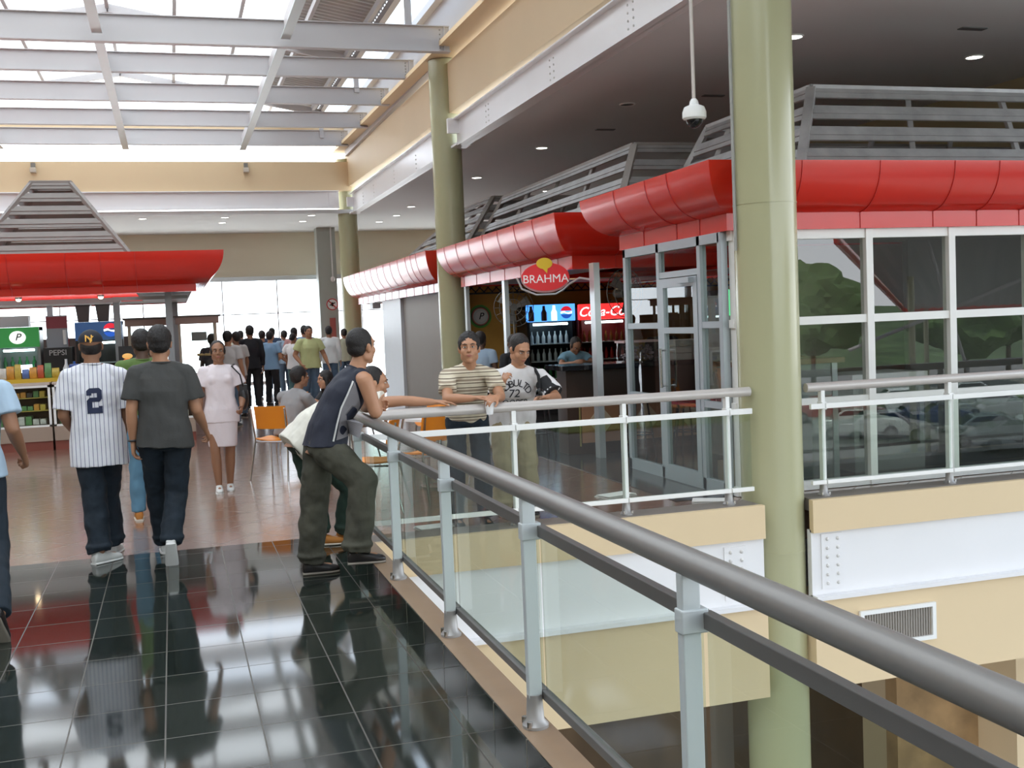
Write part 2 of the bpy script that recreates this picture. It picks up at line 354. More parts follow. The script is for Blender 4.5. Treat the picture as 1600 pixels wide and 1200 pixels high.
MB().box(4.28, 4.46, -.02, 0, 5.0, 5.34).build('splice_plate', WHITEST, t)

# roof beams across the atrium
YB = (4.6, 7.3, 10.0, 12.7, 15.5, 18.25, 21.05, 23.6, 26.3, 29.3)
for i, y in enumerate(YB):
    major = i in (2, 5, 9)
    z0, z1 = (6.19, 6.60) if major else (6.36, 6.70)
    if i == 9: z0, z1 = 6.42, 6.80
    t = empty('roof_beam', (-2.1, y, 0), 0, '%s grey-white steel roof beam across the skylight, %s' % ('deep' if major else 'shallow', {0: 'overhead behind the photographer', 1: 'second from the photographer', 2: 'over the near railing', 3: 'fourth beam, above the frame', 4: 'cut by the top edge', 5: 'at the head of the second olive column', 6: 'first one beyond the second olive column', 7: 'second one beyond the second olive column', 8: 'third one beyond the second olive column', 9: 'last before the far cream wall'}[i]), 'beam', 'roof beams of the skylight')
    MB().box(-6.9, 6.78, -.01, .01, z0, z1).build('web', GREYW, t)
    MB().box(-6.9, 6.78, -.075, .075, z0-.015, z0).box(-6.9, 6.78, -.06, .06, z1-.012, z1).build('flanges', GREYW, t)
    if major or i > 5:
        mb = MB()
        for q in range(5): mb.ell((6.62, -.015, z0+.06+q*(z1-z0-.12)/4), (.014, .012, .014), None, 6, 4)
        mb.build('bolts', mat('dark_bolt', (.3, .28, .26), .5), t, True); MB().box(6.68, 6.70, -.05, .05, z0, z1).build('stiffener', GREYW, t)
for j, x in enumerate((-6.45, -3.65, -.82, 1.98)):
    for (y0, y1, w_) in ((4.7, 9.85, 0), (10.15, 18.1, 1), (18.4, 29.2, 2)):
        t = empty('purlin', (x, 0, 0), 0, 'pale %s purlin under the %s stretch of skylight' % (('far left', 'left', 'middle', 'right')[j], ('nearest', 'middle', 'far')[w_]), 'purlin', 'lengthwise purlins of the skylight')
        MB().box(-.075, .075, y0, y1, 6.27, 6.29).build('flange', mat('pale_blue_enamel', (.60, .70, .70), .35), t); MB().box(-.01, .01, y0, y1, 6.29, 6.62).build('web', GREYW, t)
# corrugated roof, gable ridge along the atrium
TR = bpy.data.materials.new('translucent_roof_sheet'); TR.use_nodes = True; n = TR.node_tree; n.nodes.clear()
o_ = n.nodes.new('ShaderNodeOutputMaterial'); a_ = n.nodes.new('ShaderNodeBsdfTranslucent'); b_ = n.nodes.new('ShaderNodeBsdfDiffuse'); m_ = n.nodes.new('ShaderNodeMixShader')
a_.inputs[0].default_value = (.78, .80, .80, 1); b_.inputs[0].default_value = (.7, .7, .7, 1); m_.inputs[0].default_value = .75
n.links.new(b_.outputs[0], m_.inputs[1]); n.links.new(a_.outputs[0], m_.inputs[2]); n.links.new(m_.outputs[0], o_.inputs[0])
OPQ = mat('grey_corrugated_metal', (.48, .47, .45), .5, metal=.2)
def corr(x0, x1, z0, z1, y0, y1, name, m_, pitch=.2, amp=.035):
    mb = MB(); ys = []; y = y0; k = 0
    while y < y1: ys.append((y, amp if k % 2 else 0)); ys.append((y+pitch*.32, amp if k % 2 else 0)); y += pitch/2; k += 1
    vs = []
    for (y, a) in ys: vs += [(x0, y, z0+a), (x1, y, z1+a)]
    mb.add(vs, [(2*i, 2*i+1, 2*i+3, 2*i+2) for i in range(len(ys)-1)])
    o = mb.build(name, m_); struct(o); return o
for (y0, y1) in ((-6, 30.4),):
    corr(-.85, 2.6, 8.35, 7.70, y0, y1, 'roof_translucent_right', TR); corr(2.6, 4.0, 7.70, 7.44, y0, y1, 'roof_metal_right', OPQ)
    corr(-.85, -6.0, 8.35, 7.40, y0, y1, 'roof_translucent_left', TR)
mb = MB()
for x, z in ((-5.2, 7.5), (-4.0, 7.72), (-2.6, 7.98), (-.85, 8.25), (.4, 8.05), (1.6, 7.83), (2.8, 7.58), (3.8, 7.4)): mb.box(x-.035, x+.035, -6, 30.4, z-.12, z)
struct(mb.build('roof_battens', GREYW))
mb = MB()
for y in (18.25, 12.7, 7.3, 23.6, 29.3):
    mb.bar((-.85, y, 8.15), (4.0, y, 7.25), .1, .16); mb.bar((-.85, y, 8.15), (-6.2, y, 7.15), .1, .16)
    mb.box(3.95, 4.05, y-.05, y+.05, 6.6, 7.3)
struct(mb.build('roof_rafters', GREYW))
# steel eave and the strip skylight beside it
struct(MB().box(4.0, 4.12, -6, 30.4, 7.30, 7.44).box(4.62, 4.75, -6, 30.4, 7.2, 7.34).box(4.75, 4.9, -6, 30.4, 6.3, 7.3).build('trim_12', GREYW))
struct(MB().add([(4.1, -6, 7.42), (4.65, -6, 7.32), (4.65, 30.4, 7.32), (4.1, 30.4, 7.42)], [(0, 1, 2, 3)]).build('window_2', glass('strip_glass', (.9, .95, .97), 1.4)))
# wall cameras on the far cream wall
for x in (-3.08, 2.12):
    t = empty('wall_camera', (x, 30.5, 5.97), 0, 'tiny wall camera on the far cream wall, %s' % ('left one, above the slatted kiosk roof' if x < 0 else 'right one'), 'camera', 'cameras on the far wall')
    MB().box(-.05, .05, -.14, 0, .03, .15).build('bracket', mat('grey_bracket', (.2, .19, .17), .5), t); MB().box(-.07, .07, -.22, -.03, -.10, .02).build('body', mat('camera_grey', (.55, .5, .42), .5), t, bevel=.01)
# dome camera hanging from the ceiling
t = empty('dome_camera', (4.3, 8.6, 3.30), 0, 'white dome security camera hanging on a long thin pipe left of the nearest column', 'camera')
MB().cyl(0, 0, .16, 1.36, .015, 10).build('pipe', mat('beige_pipe', (.62, .56, .52), .4), t, True)
MB().lathe([(.02, .19), (.035, .17), (.04, .14), (.085, .12), (.10, .08), (.10, .03), (.085, .015)], n=24).build('housing', ALUW, t, True)
MB().ell((0, 0, .02), (.07, .07, .075), None, 18, 12).build('dome', mat('black_dome', (.01, .01, .012), .08), t, True)
# recessed downlights
DLN = ['lit round ceiling downlight midway between the pipe camera and the second column', 'lit round downlight just right of the second column top', 'lit round downlight right of the pipe of the dome camera', 'lit round downlight near the upper hip of the bar slatted roof', 'lit round downlight touching the right edge of the nearest column', 'lit round downlight highest and farthest right in the ceiling', 'lit round downlight just above the right slatted roof', 'lit round downlight between the last and second columns, nearest of three', 'lit round downlight in the far strip of ceiling above the left kiosk roof', 'lit round downlight over the hall centre, nearer of a pair', 'lit round downlight over the hall centre, farther of a pair', 'lit round downlight left of the last column, nearer of a pair', 'lit round downlight left of the last column, farther of a pair', 'lit round downlight right of the last column, middle of three', 'lit round downlight right of the last column, farthest of three', 'lit round downlight low among the slats of the bar roof', 'unlit round fitting in the dark ceiling above the bar roof']
LMP = mat('lit_lamp', (1., .98, .92), .4, emit=9.)
for i, (x, y) in enumerate(((6.45, 18.9), (6.36, 22.96), (9.16, 17.3), (9.0, 19.2), (6.73, 11.0), (9.61, 11.6), (9.46, 13.5), (6.17, 28.8), (-.57, 31.4), (1.56, 31.3), (1.55, 32.8), (3.85, 31.0), (3.80, 32.7), (6.25, 31.2), (6.1, 33.1), (8.79, 25.5), (6.4, 14.9))):
    z = 4.68+zo(y) if x > 4.95 else 4.80
    on = i != 16
    t = empty('downlight', (x, y, z), 0, DLN[i], 'lamp', 'ceiling downlights')
    MB().tube([(.105*math.cos(a*PI/10), .105*math.sin(a*PI/10), -.004) for a in range(21)], .014, 6, False).build('rim', ALUW, t, True)
    MB().cyl(0, 0, -.012, -.001, .092, 20).build('lens', LMP if on else mat('dark_lamp', (.1, .1, .1), .4), t, True)
for x, y, gl in ((8.6, 10.4, 'at the upper right, beyond the nearest column'), (7.4, 14.2, 'right of the dome camera pipe'), (6.9, 17.0, 'above the bar slatted roof'), (6.4, 25.4, 'beyond the second column')):
    t = MB().box(-.16, .16, -.05, .05, -.012, 0).build('air_grille', mat('grille_dark', (.14, .14, .14), .6)); t.location = (x, y, 4.68+zo(y)); tag(t, 'small dark slot grille in the ceiling, '+gl, 'grille', 'slot grilles in the ceiling')
# ------------------------------------------------------------------ glass railings
def railing(name, label, p0, p1, posts, zb, hr_mat, post_mat, mid_mat, ext=(0, 0), over=.0, gy=-.047):
    """posts: distances along p0->p1"""
    t = empty(name, (*p0, 0), math.atan2(p1[1]-p0[1], p1[0]-p0[0]), label, 'railing', 'glass railings round the void')
    L = math.hypot(p1[0]-p0[0], p1[1]-p0[1])
    H = .925
    MB().tube([(-ext[0], over, zb+H), (L+ext[1], over, zb+H)], .039, 24).build('handrail', hr_mat, t, True)
    for d in posts:
        po = MB().box(d-.018, d+.018, -.027, .027, zb+.10, zb+H-.03).build('post', post_mat, t, bevel=.004)
        MB().box(d-.024, d+.024, min(-.032, gy), max(.032, gy), zb+.735, zb+.80).build('collar', post_mat, po, bevel=.004)
        MB().lathe([(.052, 0), (.052, .012), (.036, .03), (.032, .10), (.030, .13)], d, 0, zb, 18).build('base_shoe', mat('cast_grey_shoe', (.36, .35, .34), .4, metal=.4), po, True)
        for q in (-1, 1): MB().cyl(d+q*.034, -.034 if gy < 0 else .034*-1, zb+.008, zb+.034, .011, 8).build('bolt', CHROME, po, True)
    seg = [x for x in [-ext[0]]+list(posts)+[L+ext[1]]]
    for a, b in zip(seg[:-1], seg[1:]):
        a2, b2 = a+(.004 if a in posts else .01), b-(.004 if b in posts else .01)
        if b2-a2 < .08: continue
        MB().box(a2, b2, gy-.016, gy+.016, zb+.745, zb+.79).build('mid_rail', mid_mat, t, bevel=.003)
        MB().box(a2, b2, gy-.016, gy+.016, zb+.105, zb+.14).build('bottom_rail', mid_mat, t, bevel=.003)
        MB().box(a2+.015, b2-.015, gy-.004, gy+.004, zb+.13, zb+.755).build('glass_panel', GLASS, t)
    return t
Y0 = -5.4
railing('glass_railing', 'near grey glass railing running from the corner towards the viewer', (1.268, 8.22), (1.268, Y0), [0.03, 1.42, 2.79, 4.16, 5.56, 6.93, 8.3, 9.7, 11.1, 12.5], .12, RAIL_SHADED, POST, DKRAIL, (0, 0), gy=.047)
railing('glass_railing', 'pale glass railing between the corner and the nearest column, under two leaning men', (1.36, 8.24), (4.50, 8.24), [1.13, 2.05, 2.965], .105, RAIL_LIT, ALUW, ALUW, (.03, .04))
railing('glass_railing', 'pale glass railing right of the nearest column, in front of the shop windows', (5.06, 8.24), (10.8, 8.24), [.16, 1.43, 2.72, 4.0, 5.3], .105, RAIL_LIT, ALUW, ALUW, (-.01, .0))
# ------------------------------------------------------------------ red bullnose canopies
def canopy(label, x0, x1, y0, y1, zb, zbt, zt, prj=.36, sides='SWNE', seam=.8):
    """rectangular ring of red panels: flat band below, quarter-round bullnose above, mitred corners"""
    t = empty('red_canopy', ((x0+x1)/2, y0, zb), 0, label, 'canopy', 'red curved canopies over the bars and kiosk')
    off = Vector(((x0+x1)/2, y0, zb))
    def ring(prof, closed):
        mb = MB(); vs = []; n = len(prof)
        for sx_, sy_ in ((-1, -1), (1, -1), (1, 1), (-1, 1)):
            for o_, z in prof:
                vs.append(Vector(((x0 if sx_ < 0 else x1)+sx_*o_, (y0 if sy_ < 0 else y1)+sy_*o_, z))-off)
        fs = []
        for c in range(4):
            d = (c+1) % 4
            if 'SENW'[c] not in sides: continue
            for k in range(n if closed else n-1):
                fs.append((c*n+k, d*n+k, d*n+(k+1) % n, c*n+(k+1) % n))
        mb.add(vs, fs); return mb
    N = 12; r = zt-zbt
    bull = [(prj*math.cos(a)+.0, zt+r*math.sin(a)) for a in [(-PI/2)+PI/2*k/N for k in range(N+1)]]
    prof = [(0, zbt)]+bull+[(prj-.04, zt), (prj-.04, zt-.05)]+[(max(p[0]-.04, -.02), p[1]+.03) for p in bull[::-1][2:]]
    ring(prof, True).build('bullnose', RED, t, True)
    ring([(.03, zb), (.03, zbt+.01), (-.04, zbt+.01), (-.04, zb)], True).build('lower_band', RED, t)
    ring([(-.04, zb+.02), (-.04, zb+.04), (-.9, zb+.06), (-.9, zb+.04)], True).build('soffit', mat('canopy_soffit', (.30, .28, .26), .6), t)
    rib = [(p[0]+.004*math.cos(a), p[1]-.004) for p, a in zip(bull, [(-PI/2)+PI/2*k/N for k in range(N+1)])]
    sm = mat('seam_red', (.52, .016, .012), .4)
    def seam_at(px, py, nx, ny):
        tx, ty = -ny, nx; h = .005
        mb = MB()
        pts = [(.034, zb), (.034, zbt)]
        q = [Vector((px+nx*o_, py+ny*o_, z))-off for o_, z in rib]
        for a, b in zip(q[:-1], q[1:]): mb.bar(a, b, h, h, (nx, ny, 0) if abs(a.z-b.z) > .02 else (0, 0, 1))
        q = [Vector((px+nx*o_, py+ny*o_, z))-off for o_, z in pts]; mb.bar(q[0], q[1], h, h, (nx, ny, 0))
        mb.build('panel_seam', sm, t)
    if 'S' in sides:
        k = x0+.55
        while k < x1-.1: seam_at(k, y0, 0, -1); k += seam*(1.0 if int(k*7) % 2 else .62)
    if 'W' in sides:
        k = y0+.5
        while k < y1-.1: seam_at(x0, k, -1, 0); k += seam*(.62 if int(k*5) % 2 else 1.)
    return t
def louvre(label, x0, x1, y0, y1, z0, X0, X1, Y0_, Y1_, z1, n, m_, hipm, sh=.09, mids=1):
    """four-sided tapering roof of horizontal slats between hip rafters"""
    t = empty('slatted_roof', ((x0+x1)/2, (y0+y1)/2, z0), 0, label, 'roof', 'slatted pyramid roofs')
    off = Vector(t.location)
    B = [Vector((x0, y0, z0)), Vector((x1, y0, z0)), Vector((x1, y1, z0)), Vector((x0, y1, z0))]
    T = [Vector((X0, Y0_, z1)), Vector((X1, Y0_, z1)), Vector((X1, Y1_, z1)), Vector((X0, Y1_, z1))]
    for a, b in zip(B, T): MB().bar(a-off, b-off, .09, .06).build('hip_rafter', hipm, t)
    for s_ in range(4):
        a0, a1, b0, b1 = B[s_], B[(s_+1) % 4], T[s_], T[(s_+1) % 4]
        nrm = (a1-a0).cross(b0-a0).normalized(); up = (b0-a0).lerp(b1-a1, .5).normalized()
        for k in range(n):
            f_ = (k+.85)/n
            p, q = a0.lerp(b0, f_), a1.lerp(b1, f_)
            mb = MB(); d = (q-p).normalized(); u2 = nrm.cross(d).normalized()
            if u2.z < 0: u2 = -u2
            mb.bar(p-off+nrm*.01, q-off+nrm*.01, .02, sh, u2); mb.bar(p-off+nrm*.026, q-off+nrm*.026, .012, sh*.28, u2)
            mb.build('slat', m_, t)
        for j in range(mids):
            f_ = (j+1)/(mids+1)
            MB().bar(a0.lerp(a1, f_)-off-nrm*.03, b0.lerp(b1, f_)-off-nrm*.03, .05, .05).build('rafter', hipm, t)
    mb = MB()
    for k in range(4): mb.bar(T[k]-off, T[(k+1) % 4]-off, .07, .07)
    mb.build('top_rim', hipm, t)
    return t

# ------------------------------------------------------------------ glass-fronted shop on the right (facade x=4.83 facing the atrium, y=9.12 facing the void)
canopy('red curved metal canopy over the glass shop on the right, behind the nearest column', 4.83, 11.0, 9.06, 11.5, 2.42, 2.57, 3.0, .36)
louvre('light grey slatted roof above the right glass shop', 5.72, 10.9, 9.3, 12.3, 2.95, 6.12, 10.6, 9.7, 11.9, 3.84, 4, SLAT, SLAT, .15, 3)
FZ = 2.40
def mullion(mb, x0, x1, y0, y1, z0, z1): mb.box(x0, x1, y0, y1, z0, z1)
t = empty('shop_front', (0, 0, 0), 0, 'white aluminium window wall of the right glass shop, facing the void', 'window wall')
FW = mat('white_window_frame', (.84, .83, .80), .35)
xs = (4.92, 6.30, 7.22, 8.15, 9.08, 10.0, 10.9)
MB().box(4.86, 10.95, 9.08, 9.16, 2.335, 2.42).build('head_frame', FW, t)
MB().box(4.86, 10.95, 9.08, 9.16, 1.545, 1.62).build('transom', FW, t)
MB().box(4.86, 10.95, 9.08, 9.16, .80, .86).build('lower_transom', FW, t)
MB().box(4.86, 10.95, 9.08, 9.16, .005, .09).build('sill_frame', FW, t)
for x in xs:
    MB().box(x-.038, x+.038, 9.065, 9.17, .005, 2.42).build('mullion', FW, t, bevel=.004)
for a, b in zip(xs[:-1], xs[1:]):
    for z0, z1 in ((.09, .80), (.86, 1.545), (1.62, 2.335)):
        MB().box(a+.038, b-.038, 9.117, 9.125, z0, z1).build('pane', GLASSF, t)
GF = mat('grey_window_frame', (.42, .47, .50), .35, metal=.3)
t = empty('shop_front', (0, 0, 0), 0, 'grey aluminium side window wall with a glass door, left of the nearest column', 'window wall')
ys = (9.2, 9.62, 10.55, 11.42)
for y in ys: MB().box(4.80, 4.87, y-.035, y+.035, .005, 2.42).build('mullion', GF, t, bevel=.004)
MB().box(4.80, 4.87, 9.2, 11.45, 2.33, 2.42).build('head_frame', GF, t); MB().box(4.80, 4.87, 9.2, 11.45, .005, .12).build('sill_frame', GF, t)
MB().box(4.805, 4.865, 9.62, 10.55, 2.06, 2.12).build('door_head', GF, t)
for a, b in ((9.2, 9.62), (10.55, 11.42)):
    MB().box(4.805, 4.865, a+.03, b-.03, 1.55, 1.61).build('transom', GF, t); MB().box(4.805, 4.865, a+.03, b-.03, .80, .86).build('transom', GF, t)
    for z0, z1 in ((.12, .80), (.86, 1.55), (1.61, 2.33)): MB().box(4.832, 4.84, a+.035, b-.035, z0, z1).build('pane', GLASSF, t)
MB().box(4.832, 4.84, 9.655, 10.515, 2.12, 2.33).build('pane', GLASSF, t)
mb = MB().box(4.795, 4.85, 9.66, 9.75, .02, 2.05).box(4.795, 4.85, 10.42, 10.51, .02, 2.05).box(4.795, 4.85, 9.75, 10.42, 1.96, 2.05).box(4.795, 4.85, 9.75, 10.42, .02, .16).box(4.795, 4.85, 9.75, 10.42, 1.50, 1.56)
dr = mb.build('door', GF, t); MB().box(4.82, 4.828, 9.75, 10.42, .16, 1.50).box(4.82, 4.828, 9.75, 10.42, 1.56, 1.96).build('pane', GLASSF, dr)
MB().tube([(4.74, 10.40, .95), (4.74, 10.40, 1.35)], .014, 10).tube([(4.80, 10.40, .97), (4.74, 10.40, .97)], .01, 8).tube([(4.80, 10.40, 1.33), (4.74, 10.40, 1.33)], .01, 8).build('handle', CHROME, dr, True)
MB().box(4.74, 4.80, 9.72, 9.98, 1.99, 2.04).build('door_closer', GF, dr)
# shop interior
bx('wall_shop_back', mat('shop_wall_beige', (.52, .47, .38), .8), 6.75, 11.1, 12.4, 12.5, 0, 2.9)
bx('wall_shop_side', mat('shop_wall_grey', (.30, .28, .26), .8), 11.0, 11.15, 9.2, 12.4, 0, 2.9)
bx('ceiling_shop', mat('shop_ceiling', (.35, .33, .31), .8), 4.9, 11.0, 9.2, 11.45, 2.75, 2.8)
bx('wall_shop_partition', mat('shop_dark_partition', (.16, .15, .14), .7), 8.3, 11.0, 11.2, 11.3, 0, 2.75)
for x in (6.2, 8.6):  # unseen panels, glow raised to brighten the shop interior
    t = tag(MB().box(x-.6, x+.6, 10.7, 11.0, 2.70, 2.745).build('shop_fill_panel', mat('shop_fill_glow', (.9, 1, .95), .5, emit=7)), 'unseen fill light panel inside the glass shop, %s' % ('left' if x < 7 else 'right'), 'lamp')
t = empty('service_counter', (5.9, 9.9, 0), 0, 'grey metal service counter with brown top behind the right shop window', 'counter')
MB().box(-.62, .40, -.25, .25, 0, 1.15).build('body', mat('counter_grey', (.33, .34, .34), .4, metal=.2), t); MB().box(-.68, .46, -.30, .30, 1.15, 1.20).build('worktop', mat('counter_brown_top', (.30, .15, .09), .3), t)
for x in (-.2, .36): MB().box(x-.03, x+.03, -.27, -.25, 0, 1.15).build('post', ALU, t)
t = empty('display_fridge', (7.0, 10.1, 0), 0, 'low glass display cabinet with white top behind the second shop window', 'cabinet')
MB().box(-.42, .42, -.3, .3, 0, .92).build('body', mat('fridge_grey', (.36, .38, .37), .4), t); MB().box(-.45, .45, -.33, .33, .92, 1.0).build('top', WHITE, t)
MB().box(-.36, .36, -.31, -.30, .25, .85).build('glass_front', GLASSD, t)
t = empty('water_glass', (5.52, 9.78, 1.2), 0, 'clear tumbler on the brown counter in the shop', 'glass'); MB().lathe([(.03, 0), (.036, .14), (.032, .14), (.028, .01)], n=14).build('tumbler', GLASSD, t, True)
t = tag(MB().ell((5.44, 9.74, 1.235), (.035, .035, .035)).build('ping_pong_ball', WHITE, None, True), 'small white ball on the brown shop counter beside the tumbler', 'ball')
t = tag(MB().box(4.93, 5.18, 9.3, 9.6, 0.007, .28).build('cardboard_box', mat('box_tan', (.42, .36, .27), .8)), 'tan box on the shop floor behind the door side window', 'box')
t = empty('cafe_table', (5.5, 10.75, 0), 0, 'red topped cafe table inside the glass shop by its door', 'table')
MB().box(-.35, .35, -.35, .35, .72, .75).build('tabletop', mat('red_table', (.55, .03, .07), .25), t)
for sx_ in (-1, 1):
    for sy_ in (-1, 1): MB().tube([(sx_*.28, sy_*.28, .72), (sx_*.33, sy_*.33, .007)], .013, 8).build('leg', BLACK, t, True)
# folded newspapers on the floor by the railing
for x, y, a in ((3.93, 9.75, .3), (4.55, 9.0, -.5), (2.02, 9.0, .1)):
    t = tag(MB().box(-.17, .17, -.11, .11, .001, .008).box(-.15, .17, -.10, .11, .008, .016).box(-.17, .14, -.11, .08, .016, .022).build('newspaper', mat('newsprint', (.72, .71, .68), .8)), {3.93: 'folded white newspaper on the floor behind the far railing', 4.55: 'crumpled paper near the column foot behind the railing', 2.02: 'flat paper on the floor behind the railing below the striped shirt'}[x], 'newspaper'); t.location = (x, y, 0); t.rotation_euler = (0, 0, a)

# ------------------------------------------------------------------ bar (open front) behind the railing
canopy('dark red curved canopy with shiny top above the oval sign of the bar', 4.83, 9.0, 13.1, 18.6, 2.30, 2.46, 2.97, .36)
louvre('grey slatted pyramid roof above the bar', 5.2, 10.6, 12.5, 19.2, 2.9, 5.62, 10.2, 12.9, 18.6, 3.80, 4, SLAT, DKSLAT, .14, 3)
YB0 = 19.6
ORW = mat('orange_bar_wall', (.60, .32, .06), .7, var=.15)
bx('wall_bar_back', ORW, 4.9, 11.1, 19.6, 19.7, 0, 2.35)
bx('wall_bar_dark', mat('bar_side_wall', (.10, .08, .06), .8), 4.7, 4.78, 19.65, 19.7, 0, 2.35)
for x, y in ((6.2, 15.0), (6.4, 17.6), (8.6, 16.5)):  # lamps added to brighten the dark bar and its orange wall
    t = empty('bar_fill_lamp', (x, y, 2.6), 0, 'added warm fill lamp under the bar ceiling, %s' % {15.0: 'above the counter end', 17.6: 'in front of the lit coolers', 16.5: 'at the right of the bar'}[y], 'lamp', 'added bar fill lamps')
    MB().cyl(0, 0, -.05, 0, .2, 24).build('rim', ALU, t, True); MB().cyl(0, 0, -.06, -.04, .18, 24).build('lens', mat('fill_lamp_lens', (1, .72, .42), .4, emit=9.), t, True)
bx('ceiling_bar', mat('bar_ceiling', (.12, .10, .08), .8), 4.95, 10.9, 13.2, 19.6, 2.6, 2.65)
for x, y, w_ in ((4.86, 12.48, .075), (4.86, 16.2, .065), (4.86, 18.5, .06)):
    t = tag(MB().box(x-w_/2, x+w_/2, y-w_, y+w_, 0, 2.34).build('bar_post', ALU), {12.48: 'bright metal post at the front corner of the bar, right of the red sign', 16.2: 'metal post behind the standing fan', 18.5: 'metal post hidden near the second column'}[y], 'post', 'metal posts of the bar')
def lattice(x0, x1, z0, z1, ax, c, label):
    t = empty('trellis', (0, 0, 0), 0, label, 'trellis', 'black trellis strips round the bar')
    mb = MB(); h = z1-z0; s_ = .155
    def p(u, z): return (u, c, z) if ax == 'x' else (c, u, z)
    u = x0-h
    while u < x1:
        for (ua, za, ub, zb_) in ((u, z0, u+h, z1), (u+h, z0, u, z1)):
            lo, hi = (ua, za), (ub, zb_)
            if lo[0] > hi[0]: lo, hi = hi, lo
            if hi[0] <= x0 or lo[0] >= x1: continue
            def at(uu): k = (uu-lo[0])/(hi[0]-lo[0]); return lo[1]+(hi[1]-lo[1])*k
            a_, b_ = max(lo[0], x0), min(hi[0], x1)
            mb.bar(p(a_, at(a_)), p(b_, at(b_)), .018, .012, (0, 1, 0) if ax == 'x' else (1, 0, 0))
        u += s_
    mb.build('lattice', BLACK, t); mb = MB()
    mb.bar(p(x0, z0), p(x1, z0), .03, .03); mb.bar(p(x0, z1), p(x1, z1), .03, .03); mb.build('frame', BLACK, t)
lattice(4.95, 10.6, 2.2, 2.56, 'x', 19.3, 'black diagonal trellis strip above the orange back wall of the bar')
# counter with black top and diamond panels
t = empty('bar_counter', (0, 0, 0), 0, 'dark bar counter with glossy black top and tan diamond panels', 'counter')
MB().box(4.46, 9.0, 12.62, 13.3, 1.06, 1.12).build('worktop', mat('black_gloss_top', (.012, .012, .015), .06), t, bevel=.008)
MB().box(4.62, 8.9, 12.95, 13.3, 0, 1.06).build('body', mat('dark_wood', (.05, .025, .015), .4), t)
TAN = mat('tan_laminate', (.40, .20, .11), .4); DIA = mat('pale_diamond', (.62, .50, .36), .4)
for k in range(5):
    x = 4.80+k*.62
    p_ = MB().box(x, x+.5, 12.93, 12.95, .14, .66).build('panel', TAN, t)
    MB().prism([(x+.25, .20), (x+.42, .40), (x+.25, .60), (x+.08, .40)], 12.918, 12.932).build('diamond', DIA, p_)
    MB().box(x-.03, x-.015, 12.93, 12.955, .1, .7).build('trim_strip', mat('gold_strip', (.6, .5, .2), .3, metal=.6), p_)
# drinks coolers with lit headers
def cooler(name, label, x, y, w_, h, head, headcol, body, n_sh=4, lit=2.2, fac=0., contents=True, gl=True):
    t = empty(name, (x, y, 0), fac, label, 'cooler')
    d = .6
    MB().box(-w_/2, w_/2, 0, d, 0, .18).box(-w_/2, -w_/2+.05, 0, d, .18, h).box(w_/2-.05, w_/2, 0, d, .18, h).box(-w_/2, w_/2, d-.04, d, .18, h).box(-w_/2, w_/2, 0, d, h-.06, h).build('cabinet', body, t)
    MB().box(-w_/2, w_/2, -.04, .05, h-head, h).build('header', mat(name+'_header', headcol, .4, emit=lit), t, bevel=.006)
    MB().tube([(-w_*.36, .04, h-head-.05), (w_*.36, .04, h-head-.05)], .02, 8).build('tube_lamp', mat('cold_tube', (.75, .95, 1), .4, emit=8), t, True)
    for k in range(n_sh):
        z = .30+k*(h-head-.4)/n_sh
        MB().box(-w_/2+.05, w_/2-.05, .05, d-.05, z, z+.015).build('shelf', mat('shelf_wire', (.6, .65, .68), .4), t)
    if gl: MB().box(-w_/2+.04, w_/2-.04, -.01, 0, .2, h-head-.02).build('glass_door', GLASSD, t)
    MB().box(w_/2-.10, w_/2-.07, -.05, -.01, .8, 1.3).build('handle', BLACK, t)
    return t
def bottle_mesh(r, h):
    return MB().lathe([(r*.9, 0), (r, h*.05), (r, h*.58), (r*.42, h*.78), (r*.36, h*.97), (r*.42, h)], n=10)
bcols = {'green': mat('bottle_green', (.02, .16, .05), .15), 'amber': mat('bottle_amber', (.16, .06, .015), .15), 'white': mat('bottle_white', (.75, .78, .8), .3), 'red': mat('bottle_red', (.5, .02, .02), .3), 'blue': mat('bottle_blue', (.04, .12, .45), .3), 'clear': mat('bottle_clear', (.55, .62, .66), .12), 'orange': mat('bottle_orange', (.7, .28, .02), .3), 'yellow': mat('snack_yellow', (.7, .5, .06), .35)}
protos = {}
ORDB = ('at the left end', 'second from left', 'third from left', 'fourth from left', 'fifth from left', 'sixth from left', 'seventh from left', 'eighth from left')
def bottle(loc, col, r, h, label, group, cat='bottle', name='drink_bottle'):
    key = (col, r, h, name)
    if key not in protos:
        o = bottle_mesh(r, h).build(name, bcols[col], None, True); protos[key] = o.data
    else:
        o = bpy.data.objects.new(name, protos[key]); COL.objects.link(o)
    o.location = loc; tag(o, label, cat, group); return o
cl = cooler('drinks_cooler', 'black drinks cooler with lit blue header behind the bar', 6.48, 18.85, .90, 1.95, .30, (.05, .22, .62), BLACK)
def add_sign_text(parent, txt, size, loc, m_, depth=.006, bold=True, rz=0., shear=0., nm='lettering'):
    mb = text_mb(txt, size, depth, bold, shear); xf(mb, Matrix.Translation(loc) @ Matrix.Rotation(rz, 4, 'Z') @ Matrix.Rotation(PI/2, 4, 'X')); return mb.build(nm, m_, parent)
SW = mat('sign_white_lit', (.9, .92, .95), .4, emit=1.2)
